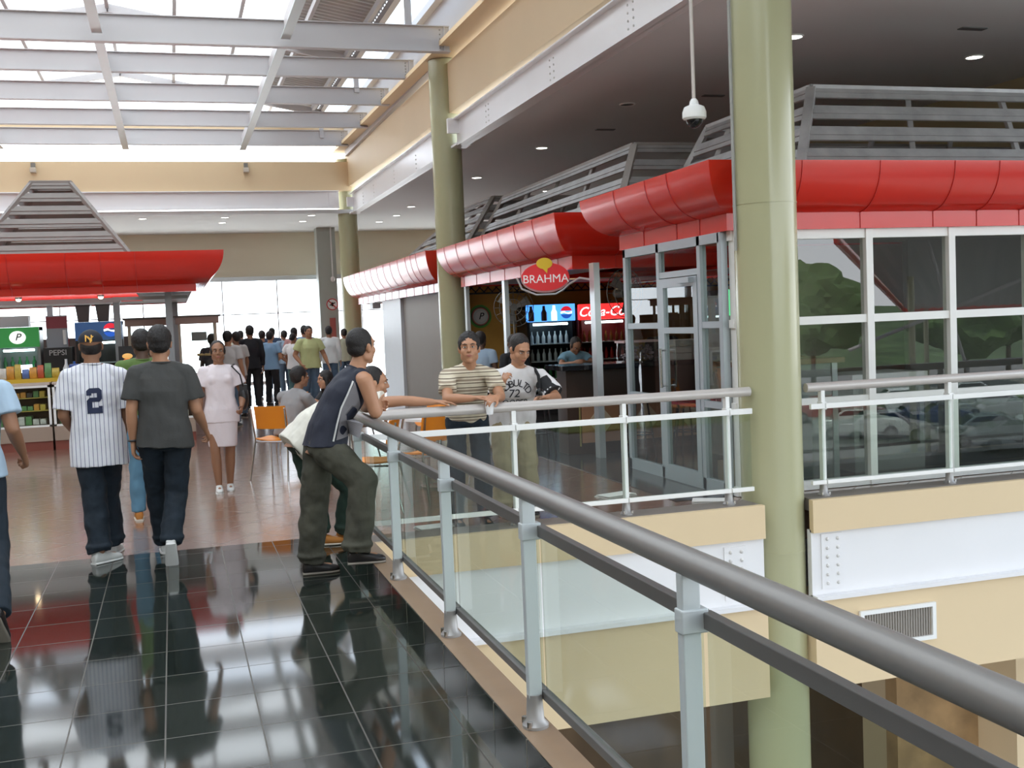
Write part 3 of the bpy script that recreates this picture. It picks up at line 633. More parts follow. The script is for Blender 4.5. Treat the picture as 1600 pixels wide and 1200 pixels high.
def cola_ball(t, x, y, z, r):
    def disc(a0, a1, m_, nm, dy):
        pts = [(x+r*math.cos(a0+(a1-a0)*k/16), z+r*math.sin(a0+(a1-a0)*k/16)) for k in range(17)]
        MB().prism(pts, y-dy, y).build(nm, m_, t)
    disc(PI*.08, PI*.92, mat('emblem_red', (.7, .02, .04), .4, emit=.8), 'emblem_top', .008); disc(PI*1.1, PI*1.9, mat('emblem_blue', (.02, .1, .5), .4, emit=.8), 'emblem_bottom', .008)
    wv = [(x-r*.98, z+r*.1), (x-r*.4, z+r*.25), (x, z), (x+r*.4, z-.02*r), (x+r*.98, z+r*.18), (x+r*.95, z-r*.2), (x+r*.4, z-r*.3), (x, z-r*.2), (x-r*.4, z-.05*r), (x-r*.95, z-r*.2)]
    MB().prism(wv, y-.010, y).build('emblem_wave', SW, t)
cola_ball(cl, .28, -.042, 1.80, .11)
for dx in (-.38, -.14, .05):
    MB().lathe([(.05, 0), (.055, .02), (.055, .15), (.03, .2), (.025, .27)], dx+.0, -.035, 1.66, 12).build('printed_bottle', mat('printed_dark_bottle', (.06, .03, .03), .3) if dx < .0 else SW, cl, True)
for k in range(4):
    for j in range(7):
        bottle((6.15+j*.11, 18.98, .315+k*(1.95-.30-.4)/4), ('white', 'green', 'green', 'clear')[(k+1) % 4] if k else 'clear', .032, .22, 'bottle %s on %s shelf of the blue-headed cooler' % (ORDB[j], ('the lowest', 'the second', 'the third', 'the top')[k]), 'bottles in the blue-headed cooler')
cl = cooler('soda_cooler', 'red drinks cooler with white script lettering behind the bar, partly hidden by the corner post', 7.47, 18.75, 1.0, 1.93, .28, (.62, .02, .02), mat('cooler_dark_red', (.16, .02, .02), .4))
add_sign_text(cl, 'Coca-Cola', .24, (.0, -.045, 1.785), SW, shear=.35)
for k in range(4):
    for j in range(8):
        bottle((7.11+j*.105, 18.88, .315+k*(1.93-.28-.4)/4), ('orange', 'red', 'red', 'amber')[k], .032, .20, 'bottle %s on %s shelf of the red cooler' % (ORDB[j], ('the lowest', 'the second', 'the third', 'the top')[k]), 'bottles in the red cooler')
cl = cooler('green_cooler', 'green-headed beer cooler seen through the shop side window', 6.42, 11.55, .6, 1.95, .3, (.05, .30, .12), mat('cooler_grey', (.3, .32, .3), .4), gl=False)
MB().cyl(0, 0, -.01, .0, .1, 20).build('emblem', SW, cl, True).matrix_local = Matrix.Translation((0, -.04, 1.8)) @ Matrix.Rotation(PI/2, 4, 'X')
add_sign_text(cl, 'P', .15, (0, -.06, 1.8), BLACK, shear=.3)
for x, c in ((7.05, 'cold_panel'),):
    tag(MB().box(x-.22, x+.22, 12.3, 12.38, 1.72, 1.86).build('lit_sign', mat(c, (.7, .95, .95) if c == 'cold_panel' else (.9, .25, .2), .4, emit=2.2)), 'small lit %s panel on the back wall inside the glass shop' % ('pale blue' if c == 'cold_panel' else 'red'), 'sign')
# round beer sign on the orange wall
t = empty('round_beer_sign', (5.38, 19.6, 1.79), 0, 'round green rimmed beer sign with a letter P on the orange wall', 'sign')
for r, c, dy in ((.21, (.10, .35, .04), .02), (.175, (.05, .09, .04), .03), (.16, (.55, .18, .12), .035), (.14, (.62, .66, .62), .04), (.10, (.75, .76, .72), .045)):
    MB().cyl(0, 0, 0, dy, r, 32).build('disc', mat('sign_disc%d' % int(r*1000), c, .4), t, True).rotation_euler = (PI/2, 0, 0)
add_sign_text(t, 'P', .17, (0, -.05, 0), BLACK, shear=.3, nm='letter')
# oval red sign hanging under the canopy
t = empty('oval_bar_sign', (4.52, 13.3, 2.225), -.22, 'red oval sign with white letters and a yellow balloon shape under the bar canopy', 'sign')
def ellipse(a, b, n=36, cx=0, cz=0): return [(cx+a*math.cos(2*PI*k/n), cz+b*math.sin(2*PI*k/n)) for k in range(n)]
RS = mat('sign_bright_red', (.75, .015, .02), .35, emit=.12)
MB().prism(ellipse(.30, .175), -.03, .03).build('oval_board', RS, t, True); 
MB().prism(ellipse(.305, .18, cz=-.02), -.02, .025).build('oval_edge', mat('sign_edge', (.6, .3, .3), .4), t, True)
MB().prism(ellipse(.10, .07, cx=-.01, cz=.165)+[], -.045, -.02).prism([(-.05, .12), (.03, .12), (.02, .04)], -.044, -.02).build('yellow_balloon', mat('sign_yellow', (.75, .52, .02), .4, emit=.1), t)
add_sign_text(t, 'BRAHMA', .145, (.0, -.036, -.03), mat('sign_letters', (.85, .85, .83), .4, emit=.15), .012, bold=False)
MB().tube([(-.36, 0, .0), (-.30, 0, -.14), (-.12, 0, -.22), (.12, 0, -.22), (.22, 0, -.17), (.30, -.04, -.10), (.40, -.25, -.04), (.48, -.5, -.07), (.49, -.66, -.09)], .014, 10).build('bent_tube_frame', ALU, t, True)
# fans
def fan(x, y, zc, r, face, label):
    t = empty('standing_fan', (x, y, 0), face, label, 'fan', 'standing fans in the bar')
    G = mat('fan_grey', (.20, .20, .19), .4, metal=.4)
    MB().cyl(0, .0, .03, zc-.2, .018, 10).build('pole', G, t, True); MB().lathe([(.22, 0), (.22, .02), (.05, .05)], n=20).build('base', G, t, True)
    MB().tube([(0, .02, zc), (0, .18, zc)], .06, 14).build('motor', G, t, True)
    mb = MB()
    for q in range(3): mb.tube([(r*k_*math.cos(a*PI/12), yy, zc+r*k_*math.sin(a*PI/12)) for a in range(25) for k_, yy in (((1, 0), (.72, -.05), (.4, -.07))[q],)], .006, 5, False)
    for a in range(16):
        c, s_ = math.cos(a*PI/8), math.sin(a*PI/8); mb.tube([(.05*c, -.08, zc+.05*s_), (r*.72*c, -.05, zc+r*.72*s_), (r*c, 0, zc+r*s_), (r*.6*c, .08, zc+r*.6*s_)], .004, 4, False)
    mb.build('guard', G, t, True)
    for a in range(3):
        th = a*2*PI/3+.3; c, s_ = math.cos(th), math.sin(th)
        MB().add([(.05*c-.02*s_, -.02, zc+.05*s_+.02*c), (.8*r*c-.13*s_*.8, .02, zc+.8*r*s_+.13*c*.8), (.88*r*c+.05*s_, -.03, zc+.88*r*s_-.05*c), (.05*c+.03*s_, -.04, zc+.05*s_-.03*c)], [(0, 1, 2, 3)]).build('blade', mat('fan_blade', (.28, .28, .27), .4), t)
    return t
fan(5.15, 16.75, 1.90, .31, -.3, 'grey standing fan beside the middle bar post')
fan(5.78, 13.75, 2.0, .32, .35, 'grey standing fan at the right of the bar, near the shop corner')
# things on the counter
t = empty('candy_jar', (5.55, 12.85, 1.12), 0, 'clear plastic tub of wrapped sweets on the bar counter', 'container')
MB().box(-.24, .24, -.14, .14, 0, .24).build('tub', GLASSD, t); MB().box(-.25, .25, -.15, .15, .24, .265).build('lid', mat('red_white_lid', (.65, .45, .45), .5), t)
sw = MB()
for k in range(70): sw.ell((rnd.uniform(-.2, .2), rnd.uniform(-.11, .11), rnd.uniform(.03, .2)), (.028, .018, .018), None, 6, 4)
s_ = sw.build('sweets', mat('sweet_wrappers', (.5, .35, .4), .35, var=.8, vscale=25), t); s_['kind'] = 'stuff'
for k in range(6):
    tag(MB().box(5.99+(k % 2)*.25, 6.22+(k % 2)*.25, 12.7, 13.0, 1.12+(k//2)*.085, 1.12+(k//2)*.085+.08).build('foam_box', mat('foam_white', (.55, .53, .50), .7), bevel=.006), '%s foam food box by the bar post, %s' % (('left', 'right')[k % 2], ('lowest of its pile', 'in the middle of its pile', 'topmost of its pile')[k//2]), 'box', 'foam boxes on the bar counter')
tag(MB().box(5.70, 5.86, 12.63, 12.74, 1.12, 1.17).build('napkin_box', BLACK), 'small black napkin box at the counter edge', 'box')
bottle((5.02, 12.8, 1.12), 'clear', .04, .24, 'clear plastic bottle at the left end of the bar counter', None)

# ------------------------------------------------------------------ closed shop beyond the second column
canopy('pale sunlit stretch of red curved canopy beyond the second column', 4.83, 9.5, 20.2, 29.6, 2.28, 2.44, 3.02, .36)
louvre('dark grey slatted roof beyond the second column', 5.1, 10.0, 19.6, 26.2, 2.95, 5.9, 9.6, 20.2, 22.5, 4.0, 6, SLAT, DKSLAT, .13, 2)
o = MB().box(4.95, 9.4, 20.9, 24.4, 0, 2.3).build('wall_shop_closed', mat('brown_shutter_wall', (.26, .235, .205), .6)); struct(o)
t = tag(MB().box(4.88, 5.2, 24.4, 26.6, 0, 2.3).build('pillar_cladding', mat('pale_grey_cladding', (.50, .52, .54), .4)), 'pale grey clad pillar at the end of the closed brown shop', 'pillar')
t = empty('wall_spotlight', (4.85, 27.4, 2.18), 0, 'small grey floodlight hanging under the far canopy end', 'lamp'); MB().box(-.1, .1, -.22, .22, -.06, .08).build('housing', mat('flood_grey', (.35, .35, .36), .4), t, bevel=.01); MB().box(-.02, .02, -.02, .02, .08, .2).build('bracket', ALU, t)
# ------------------------------------------------------------------ left kiosk
canopy('deep red curved canopy of the left snack kiosk', -7.0, .38, 18.3, 25.4, 2.36, 2.47, 2.97, .46)
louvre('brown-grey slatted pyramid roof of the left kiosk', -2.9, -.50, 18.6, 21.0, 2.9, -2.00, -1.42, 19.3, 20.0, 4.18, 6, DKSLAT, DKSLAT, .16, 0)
for x, y, n_ in ((-.89, 20.6, 'middle'), (-.02, 19.3, 'front right'), (-2.35, 24.6, 'back left'), (.1, 24.9, 'back right')):
    tag(MB().box(x-.055, x+.055, y-.055, y+.055, 0, 2.38).build('kiosk_post', mat('kiosk_post_grey', (.33, .35, .37), .4, metal=.4)), 'slim grey %s post of the left kiosk' % n_, 'post', 'posts of the left kiosk')
MBX = MB().box(-3.0, -.8, 20.2, 20.4, 2.28, 2.36).box(-.9, .3, 20.0, 20.06, 2.3, 2.36).build('kiosk_duct', mat('duct_grey', (.40, .40, .40), .4, metal=.5)); tag(MBX, 'grey metal duct under the kiosk canopy', 'duct')
for x in (-2.20, -1.02):
    t = empty('kiosk_downlight', (x, 18.5, 2.355), 0, 'small lit warm spot under the kiosk canopy edge, %s one' % ('left' if x < -2 else 'right'), 'lamp', 'spots under the kiosk canopy')
    MB().cyl(0, 0, -.03, 0, .05, 14).build('rim', ALU, t, True); MB().ell((0, 0, -.035), (.038, .038, .03)).build('bulb', mat('warm_bulb', (1, .75, .45), .4, emit=14.), t, True)
# display counters: base, plinth, glass case, shelves
CT = mat('counter_tan', (.36, .27, .21), .5); PL = mat('plinth_red_brown', (.22, .055, .035), .5)
def counter(x0, x1, y, label, rz=0, goods=True, seed=1):
    t = empty('display_counter', (x0, y, 0), rz, label, 'counter', 'glass display counters of the kiosk')
    w_ = x1-x0
    MB().box(0, w_-.015, .0, .55, .0, .14).build('plinth', PL, t); MB().box(0, w_-.01, -.02, .55, .14, .36).build('base', CT, t)
    MB().box(0, w_-.01, -.02, .55, 1.0, 1.04).build('counter_top', mat('pale_counter_top', (.55, .46, .40), .35), t, bevel=.006)
    mb = MB()
    for x in (.0, w_-.045): mb.box(x, x+.035, -.015, .02, .36, 1.0)
    mb.box(0, w_-.01, -.015, .02, .965, 1.0); mb.box(0, w_-.01, -.015, .02, .36, .39); mb.build('case_frame', ALUW, t)
    MB().box(0, w_-.01, .50, .54, .36, 1.0).build('back_panel', mat('case_back', (.12, .07, .04), .6), t)
    MB().box(.035, w_-.045, .0, .005, .39, .965).build('case_glass', GLASSD, t)
    for z in (.60, .80): MB().box(.03, w_-.04, .08, .5, z, z+.012).build('shelf', mat('shelf_yellow', (.55, .40, .08), .5), t)
    return t
GOODS = [mat('pack_%d' % k, c, .4, var=.3, vscale=18) for k, c in enumerate(((.65, .12, .05), (.7, .5, .08), (.15, .35, .12), (.12, .2, .5), (.75, .72, .65), (.5, .25, .1), (.75, .35, .05), (.08, .06, .05)))]
cs = ((-2.70, -1.82), (-1.80, -.80), (-.78, .30))
nm_ = ('half hidden by the blue sleeve at the left edge', 'behind the man in the striped jersey', 'rightmost, behind the dark grey shirt')
for q, (a, b) in enumerate(cs):
    counter(a, b, 18.42, 'tan and glass snack display counter, %s' % nm_[q])
    r_ = random.Random(q+3); ORD = ('first', 'second', 'third', 'fourth', 'fifth', 'sixth', 'seventh', 'eighth', 'ninth', 'tenth')
    CN = ('red', 'yellow', 'green', 'blue', 'white', 'brown', 'orange', 'black')
    for z, n_, hh, nme in ((.39, 7, .14, 'carton'), (.612, 8, .09, 'sweet_box'), (.812, 8, .09, 'snack_pack')):
        x = a+.07
        for k in range(n_):
            w2 = (b-a-.16)/n_*.86
            h2 = hh*r_.uniform(.6, 1.15); ci = r_.randrange(8) if z > .4 else (4 if k % 4 else 2)
            o = MB().box(0, w2, 0, .22, 0, h2).build(nme, GOODS[ci], None, bevel=.006); o.location = (x, 18.54, z+.001); x += (b-a-.16)/n_
            tag(o, '%s %s, %s from left %s %s' % (CN[ci], nme.replace('_', ' '), ORD[k], {.39: 'at the bottom', .612: 'on the middle shelf', .812: 'on the top shelf'}[z], ('by the blue sleeve', 'behind the striped jersey', 'behind the charcoal shirt')[q]), nme.split('_')[-1], 'goods inside the kiosk counters')
# rack of snacks on the counter top
t = empty('snack_rack', (-2.6, 18.62, 1.04), 0, 'yellow stepped snack rack on the kiosk counter', 'rack')
MB().box(-.1, .95, 0, .3, 0, .06).build('tray', mat('rack_yellow', (.65, .42, .03), .45), t); MB().box(-.1, .95, .14, .32, .06, .14).build('step', mat('rack_yellow', (.65, .42, .03), .45), t)
for k in range(9):
    x = -2.62+k*.108; w2 = .085+.02*((k*7) % 3)/2; h2 = .15+.04*((k*5) % 4)/1.5; ci = (0, 4, 6, 1, 3, 6, 0, 2, 1)[k]
    mb = MB(); vs = []
    for zz, th in ((0, .01), (h2*.15, .03), (h2*.5, .045), (h2*.85, .03), (h2, .006)): vs += [(-w2/2, -th, zz), (w2/2, -th, zz), (w2/2, th, zz), (-w2/2, th, zz)]
    mb.add(vs, [(i*4+j, i*4+(j+1) % 4, i*4+4+(j+1) % 4, i*4+4+j) for i in range(4) for j in range(4)]+[(3, 2, 1, 0), (16, 17, 18, 19)])
    o = mb.build('snack_bag', GOODS[ci], None, True); o.location = (x, 18.68, 1.101)
    tag(o, '%s snack bag, %s from the left in the yellow rack' % (('red', 'yellow', 'green', 'blue', 'white', 'brown', 'orange', 'black')[ci], ('first', 'second', 'third', 'fourth', 'fifth', 'sixth', 'seventh', 'eighth', 'ninth')[k]), 'snack bag', 'snack bags in the yellow rack')
for i, (x, c, h2) in enumerate(((-1.60, 'white', .34), (-1.48, 'blue', .30), (-1.34, 'yellow', .2), (-1.20, 'red', .22))):
    bottle((x, 18.7, 1.04), c, .05, h2, '%s bottle on the counter by the shoulder of the striped jersey' % c, None)
t = tag(MB().box(-1.55, -1.40, 18.55, 18.66, 1.04, 1.30).build('detergent_jug', mat('jug_blue', (.05, .10, .35), .4), bevel=.02), 'dark blue jug at the end of the snack rack', 'jug')
# beer cooler with green lit header
cl = cooler('beer_cooler', 'beer cooler with a green lit header and white oval emblem in the left kiosk', -2.50, 20.6, .68, 1.92, .34, (.03, .22, .05), mat('cooler_silver', (.26, .28, .28), .35, metal=.3), lit=.45)
mb = MB().prism(ellipse(.13, .11, cz=1.75), -.055, -.04); mb.build('emblem', mat('emblem_lit', (.85, .9, .85), .4, emit=.8), cl)
add_sign_text(cl, 'P', .17, (0, -.062, 1.75), BLACK, shear=.3)
mb = MB().box(.02, .20, -.05, -.03, 1.15, 1.28); mb.build('price_screen', mat('screen_white', (.75, .9, 1), .4, emit=4.), cl)
for k in range(4):
    for j in range(5): bottle((-2.74+j*.115, 20.75, .315+k*(1.92-.34-.4)/4), 'green' if k % 2 else 'amber', .034, .22, 'beer bottle %s on %s shelf of the green-headed cooler' % (ORDB[j], ('the lowest', 'the second', 'the third', 'the top')[k]), 'bottles in the beer cooler')
t = empty('soda_cooler', (-1.88, 20.6, 0), 0, 'black chest cooler with white lettering band in the left kiosk', 'cooler')
MB().box(-.23, .22, 0, .6, 0, 1.55).build('cabinet', BLACK, t); MB().box(-.23, .22, -.02, 0, 1.38, 1.55).build('header', BLACK, t); add_sign_text(t, 'PEPSI', .13, (.0, -.03, 1.46), mat('dull_white_letters', (.5, .5, .5), .5), shear=0)
for j in range(4): bottle((-2.05+j*.10, 20.9, 1.55), ('clear', 'green', 'amber', 'red', 'yellow', 'clear')[j], .035, .25, '%s bottle standing on top of the black chest cooler' % ('first clear', 'green', 'amber', 'red', 'yellow', 'last clear')[j], 'bottles on the black cooler')
t = empty('poster_panel', (-1.88, 20.65, 1.55), 0, 'grey advertising panel with a dark red top standing behind the counter', 'poster')
MB().box(-.17, .17, 0, .03, 0, .55).build('panel', mat('panel_grey', (.32, .34, .38), .5), t); MB().box(-.17, .17, -.005, 0, .33, .53).build('print', mat('panel_red', (.28, .05, .07), .5), t); MB().cyl(.12, -.03, .05, .3, .03, 12).build('white_tube', WHITE, t, True)
cl = cooler('soda_machine', 'tall drinks machine with a blue emblem header, behind the cap of the jersey man', -1.22, 20.9, .78, 1.97, .32, (.03, .08, .20), BLACK, lit=.5)
cola_ball(cl, .20, -.042, 1.82, .12)
for x in (-1.47, -1.14):
    t = empty('juice_dispenser', (x, 21.1, 1.975), 0, 'smoky square juice dispenser on top of the drinks machine, %s one' % ('left' if x < -1.3 else 'right'), 'dispenser', 'juice dispensers')
    MB().add([(-.09, -.1, 0), (.09, -.1, 0), (.09, .1, 0), (-.09, .1, 0), (-.12, -.12, .28), (.12, -.12, .28), (.12, .12, .28), (-.12, .12, .28)], [(0, 1, 2, 3), (4, 5, 6, 7), (0, 1, 5, 4), (1, 2, 6, 5), (2, 3, 7, 6), (3, 0, 4, 7)]).build('bowl', mat('smoke_plastic', (.12, .10, .10), .2), t); MB().box(-.13, .13, -.13, .13, .28, .30).build('lid', BLACK, t)
t = empty('food_poster', (-.66, 18.75, 1.04), 0, 'dark poster with a glowing burger picture between the two walking men', 'poster')
MB().box(-.16, .12, 0, .04, 0, .5).build('board', BLACK, t)
MB().ell((-.03, -.005, .34), (.08, .015, .045)).build('bun', mat('bun_lit', (.75, .42, .12), .4, emit=.5), t, True); MB().ell((-.03, -.008, .26), (.075, .012, .04)).build('filling', mat('filling_lit', (.8, .12, .03), .4, emit=.5), t, True)
# hot food cabinets with pink-brown cornices
def food_case(x, y, label, w_=.62, d=.5):
    t = empty('food_cabinet', (x, y, 0), 0, label, 'cabinet', 'glazed hot food cabinets')
    PK = mat('pinkish_wood', (.34, .22, .19), .5)
    MB().box(-w_/2, w_/2, 0, d, 0, 1.02).build('base', PK, t)
    for sx_ in (-1, 1):
        for yy in (0, d-.04): MB().box(sx_*(w_/2-.02)-.02, sx_*(w_/2-.02)+.02, yy, yy+.04, 1.02, 1.86).build('corner_post', mat('light_wood', (.45, .36, .27), .5), t)
    MB().box(-w_/2-.04, w_/2+.04, -.04, d+.04, 1.86, 1.97).build('cornice', PK, t); MB().box(-w_/2-.07, w_/2+.07, -.07, d+.07, 1.97, 2.0).build('cornice_top', mat('cornice_dark', (.10, .07, .06), .5), t)
    for z in (1.05, 1.30, 1.55): MB().box(-w_/2+.03, w_/2-.03, .03, d-.03, z, z+.012).build('shelf', GLASSD, t)
    MB().box(-w_/2+.04, w_/2-.04, .008, .012, 1.03, 1.85).build('glass_front', GLASSD, t)
    MB().box(-.1, .15, d*.4, d*.5, 1.57, 1.72).build('price_card', mat('price_card_grey', (.28, .25, .25), .5), t)
    fd = MB()
    for k in range(16): fd.ell((rnd.uniform(-w_/2+.08, w_/2-.08), rnd.uniform(.1, d-.1), rnd.choice((1.08, 1.33))), (.045, .035, .022), None, 7, 5)
    f_ = fd.build('pastries', mat('pastry', (.6, .38, .15), .5), t); f_['kind'] = 'stuff'
food_case(.42, 19.4, 'glazed hot food cabinet with pinkish cornice behind the shoulder of the dark grey shirt')
food_case(-.42, 20.3, 'glazed hot food cabinet with pinkish cornice between the two walking men', .60)
tag(MB().box(-2.95, -2.35, 20.9, 21.2, 1.93, 2.12).build('fan_coil_box', mat('box_grey_white', (.5, .5, .5), .5)), 'pale box on top of the beer cooler', 'box')
tag(MB().box(-4.5, -.2, 22.6, 22.7, .0, 1.7).build('kiosk_back_shelf', mat('dark_back_shelf', (.09, .06, .05), .6)), 'dark back shelf unit closing the kiosk', 'shelf')

# ------------------------------------------------------------------ orange cafe chairs and tables
ORG = mat('orange_plastic', (.83, .27, .015), .35)
def chair_proto():
    t = empty('cafe_chair', (0, 0, 0))
    # seat shell facing +y
    def shell(pts, w_, name):
        mb = MB(); n = 7; th = .012; vs = []
        for (y, z, cv) in pts:
            for i in range(n):
                u = -1+2*i/(n-1); vs.append((u*w_/2*(1-.12*abs(cv)), y-(cv*.05*u*u), z+(.025*u*u if cv == 0 else 0)))
        o = len(vs); N = len(pts)
        vs += [(x, y-th if pts[k//n][2] else y, z-(0 if pts[k//n][2] else th)) for k, (x, y, z) in enumerate(vs)]
        fs = [(a*n+i, a*n+i+1, (a+1)*n+i+1, (a+1)*n+i) for a in range(N-1) for i in range(n-1)]
        fs += [tuple(o+q for q in f[::-1]) for f in fs]
        ed = [i for i in range(n)]+[a*n+n-1 for a in range(1, N)]+[(N-1)*n+i for i in range(n-2, -1, -1)]+[a*n for a in range(N-2, 0, -1)]
        fs += [(ed[k], ed[(k+1) % len(ed)], ed[(k+1) % len(ed)]+o, ed[k]+o) for k in range(len(ed))]
        return mb.add(vs, fs).build(name, ORG, t, True)
    shell([(.22, .44, 0), (.1, .445, 0), (-.05, .44, 0), (-.17, .45, 0)], .42, 'seat')
    shell([(-.20, .58, -1), (-.215, .68, -1), (-.235, .78, -1), (-.25, .84, -1)], .44, 'backrest')
    for sx_ in (-1, 1):
        MB().tube([(sx_*.21, .20, .43), (sx_*.235, .25, .0)], .011, 8).build('leg', CHROME, t, True)
        MB().tube([(sx_*.21, -.26, .82), (sx_*.20, -.19, .45), (sx_*.235, -.30, .0)], .011, 8).build('leg', CHROME, t, True)
    MB().tube([(-.21, .20, .43), (-.21, -.18, .43), (.21, -.18, .43), (.21, .20, .43)], .010, 8).build('seat_frame', CHROME, t, True)
    return t
ch0 = chair_proto(); first = True
CH = [(1.12, 13.05, -.55, 'orange cafe chair left of the leaning men, occupied by the man in grey'),
      (1.55, 15.6, .0, 'orange chair standing empty behind the seated man in grey'),
      (2.10, 14.16, 2.2, 'orange chair of the seated dark-haired woman'),
      (2.30, 10.6, .5, 'orange cafe chair right behind the railing, left of the striped shirt'),
      (2.75, 11.9, 2.6, 'orange chair standing behind the one nearest the far railing'),
      (3.1, 13.6, 1.6, 'orange chair farther back, showing between the arms and the column'),
      (1.72, 10.2, 1.2, 'orange cafe chair seen between the bent legs and the corner post')]
for i, (x, y, a, lb) in enumerate(CH):
    o = ch0 if i == 0 else copy_tree(ch0)
    o.location = (x, y, 0); o.rotation_euler = (0, 0, a); tag(o, lb, 'chair', 'orange cafe chairs')
TB0 = None
for i, (x, y, lb) in enumerate(((1.74, 13.62, 'white round cafe table between the seated couple'), (2.6, 11.3, 'white round cafe table behind the railing among the orange chairs'))):
    if TB0 is None:
        t = empty('cafe_table', (x, y, 0)); MB().cyl(0, 0, .71, .735, .38, 32).build('tabletop', WHITE, t, True); MB().cyl(0, 0, .03, .71, .03, 14).build('column', CHROME, t, True)
        MB().lathe([(.22, 0), (.22, .02), (.04, .04)], n=24).build('base', CHROME, t, True); TB0 = t
    else: t = copy_tree(TB0)
    t.location = (x, y, 0); tag(t, lb, 'table', 'white cafe tables')
# bar stools by the counter
for i, (x, y) in enumerate(((5.3, 12.3), (5.9, 12.25), (4.35, 13.2))):
    if i == 0:
        t = empty('bar_stool', (x, y, 0)); MB().cyl(0, 0, .70, .75, .17, 24).build('seat', BLACK, t, True)
        for k in range(4): a = PI/4+k*PI/2; MB().tube([(.1*math.cos(a), .1*math.sin(a), .70), (.2*math.cos(a), .2*math.sin(a), .007)], .012, 8).build('leg', BLACK, t, True)
        MB().tube([(.16*math.cos(k*PI/10), .16*math.sin(k*PI/10), .28) for k in range(21)], .009, 6, False).build('foot_ring', BLACK, t, True); s0 = t
    else: t = copy_tree(s0); t.location = (x, y, 0)
    tag(t, 'black round bar stool %s' % ('at the counter, left of the shop corner', 'half behind the shop corner', 'at the left end of the counter')[i], 'stool', 'bar stools')
# ------------------------------------------------------------------ people
SKIN = {'tan': mat('skin_tan', (.46, .23, .13), .5, var=.06, vscale=8, bump=.05, bscale=60), 'brown': mat('skin_brown', (.30, .145, .08), .5, var=.06, vscale=8), 'light': mat('skin_light', (.58, .31, .19), .5, var=.05, vscale=8), 'dark': mat('skin_dark', (.10, .05, .03), .5, var=.05)}
HAIR = mat('black_hair', (.012, .009, .008), .55, bump=.6, bscale=160)
EYEW = mat('eye_white', (.65, .62, .58), .3); IRIS = mat('iris_dark', (.02, .012, .01), .15); LIP = mat('lips', (.36, .12, .09), .5)
def remesh(mb, vox, name, m_, parent, smooth=4, disp=None):
    me = bpy.data.meshes.new(name); me.from_pydata(mb.v, [], mb.f); me.update()
    bm = bmesh.new(); bm.from_mesh(me); bmesh.ops.recalc_face_normals(bm, faces=bm.faces); bm.to_mesh(me); bm.free()
    o = bpy.data.objects.new(name, me); COL.objects.link(o)
    r = o.modifiers.new('r', 'REMESH'); r.mode = 'VOXEL'; r.voxel_size = vox
    s = o.modifiers.new('s', 'SMOOTH'); s.factor = .5; s.iterations = smooth
    dg = bpy.context.evaluated_depsgraph_get(); ev = o.evaluated_get(dg)
    m2 = bpy.data.meshes.new_from_object(ev); o.modifiers.clear(); o.data = m2; bpy.data.meshes.remove(me); m2.name = name
    if disp:
        amp, fr, st = disp
        no = [v.normal.copy() for v in m2.vertices]
        for v, nn in zip(m2.vertices, no):
            c = v.co
            a = noise.noise(Vector((c.x*fr*st[0], c.y*fr*st[1], c.z*fr*st[2])))+.5*noise.noise(Vector((c.x*fr*2.3*st[0]+5, c.y*fr*2.3*st[1], c.z*fr*2.3*st[2])))
            v.co = c+nn*a*amp
    m2.materials.clear(); m2.materials.append(m_)
    for p in m2.polygons: p.use_smooth = True
    o.parent = parent
    return o
def cap(mb, p, q, r0, r1, n=16, flat0=False, flat1=False, seg=4):
    """tapered limb piece with round or flat ends"""
    p, q = Vector(p), Vector(q); d = (q-p); L = d.length
    if L < 1e-5: return mb.ell(p, (r0, r0, r0))
    d /= L; pts, rs = [], []
    if not flat0:
        for k in range(3): a = PI/2*(k+.15)/3.15; pts.append(p-d*r0*math.cos(a)); rs.append(r0*math.sin(a))
    for k in range(seg+1): pts.append(p+d*L*k/seg); rs.append(r0+(r1-r0)*k/seg)
    if not flat1:
        for k in range(2, -1, -1): a = PI/2*(k+.15)/3.15; pts.append(q+d*r1*math.cos(a)); rs.append(r1*math.sin(a))
    up = d.orthogonal().normalized(); sd_ = d.cross(up)
    vs = [c+(up*math.cos(2*PI*k/n)+sd_*math.sin(2*PI*k/n))*r for c, r in zip(pts, rs) for k in range(n)]
    fs = [(i*n+k, i*n+(k+1) % n, (i+1)*n+(k+1) % n, (i+1)*n+k) for i in range(len(pts)-1) for k in range(n)]
    fs += [tuple(range(n))[::-1], tuple((len(pts)-1)*n+k for k in range(n))]
    return mb.add(vs, fs)
def loft(mb, rings, n=24):
    """rings: (centre, side vector, half width, half depth, forward vector)"""
    vs = []
    for c, s_, w_, d_, f_ in rings:
        c = Vector(c)
        for k in range(n):
            a = 2*PI*k/n; ca, sa = math.cos(a), math.sin(a)
            ca = math.copysign(abs(ca)**.85, ca); sa = math.copysign(abs(sa)**.85, sa)
            vs.append(c+s_*w_*ca+f_*d_*sa)
    m_ = len(rings)
    fs = [(i*n+k, i*n+(k+1) % n, (i+1)*n+(k+1) % n, (i+1)*n+k) for i in range(m_-1) for k in range(n)]
    fs += [tuple(range(n))[::-1], tuple((m_-1)*n+k for k in range(n))]
    return mb.add(vs, fs)
def rotv(v, ax, a): return Matrix.Rotation(a, 3, ax) @ v
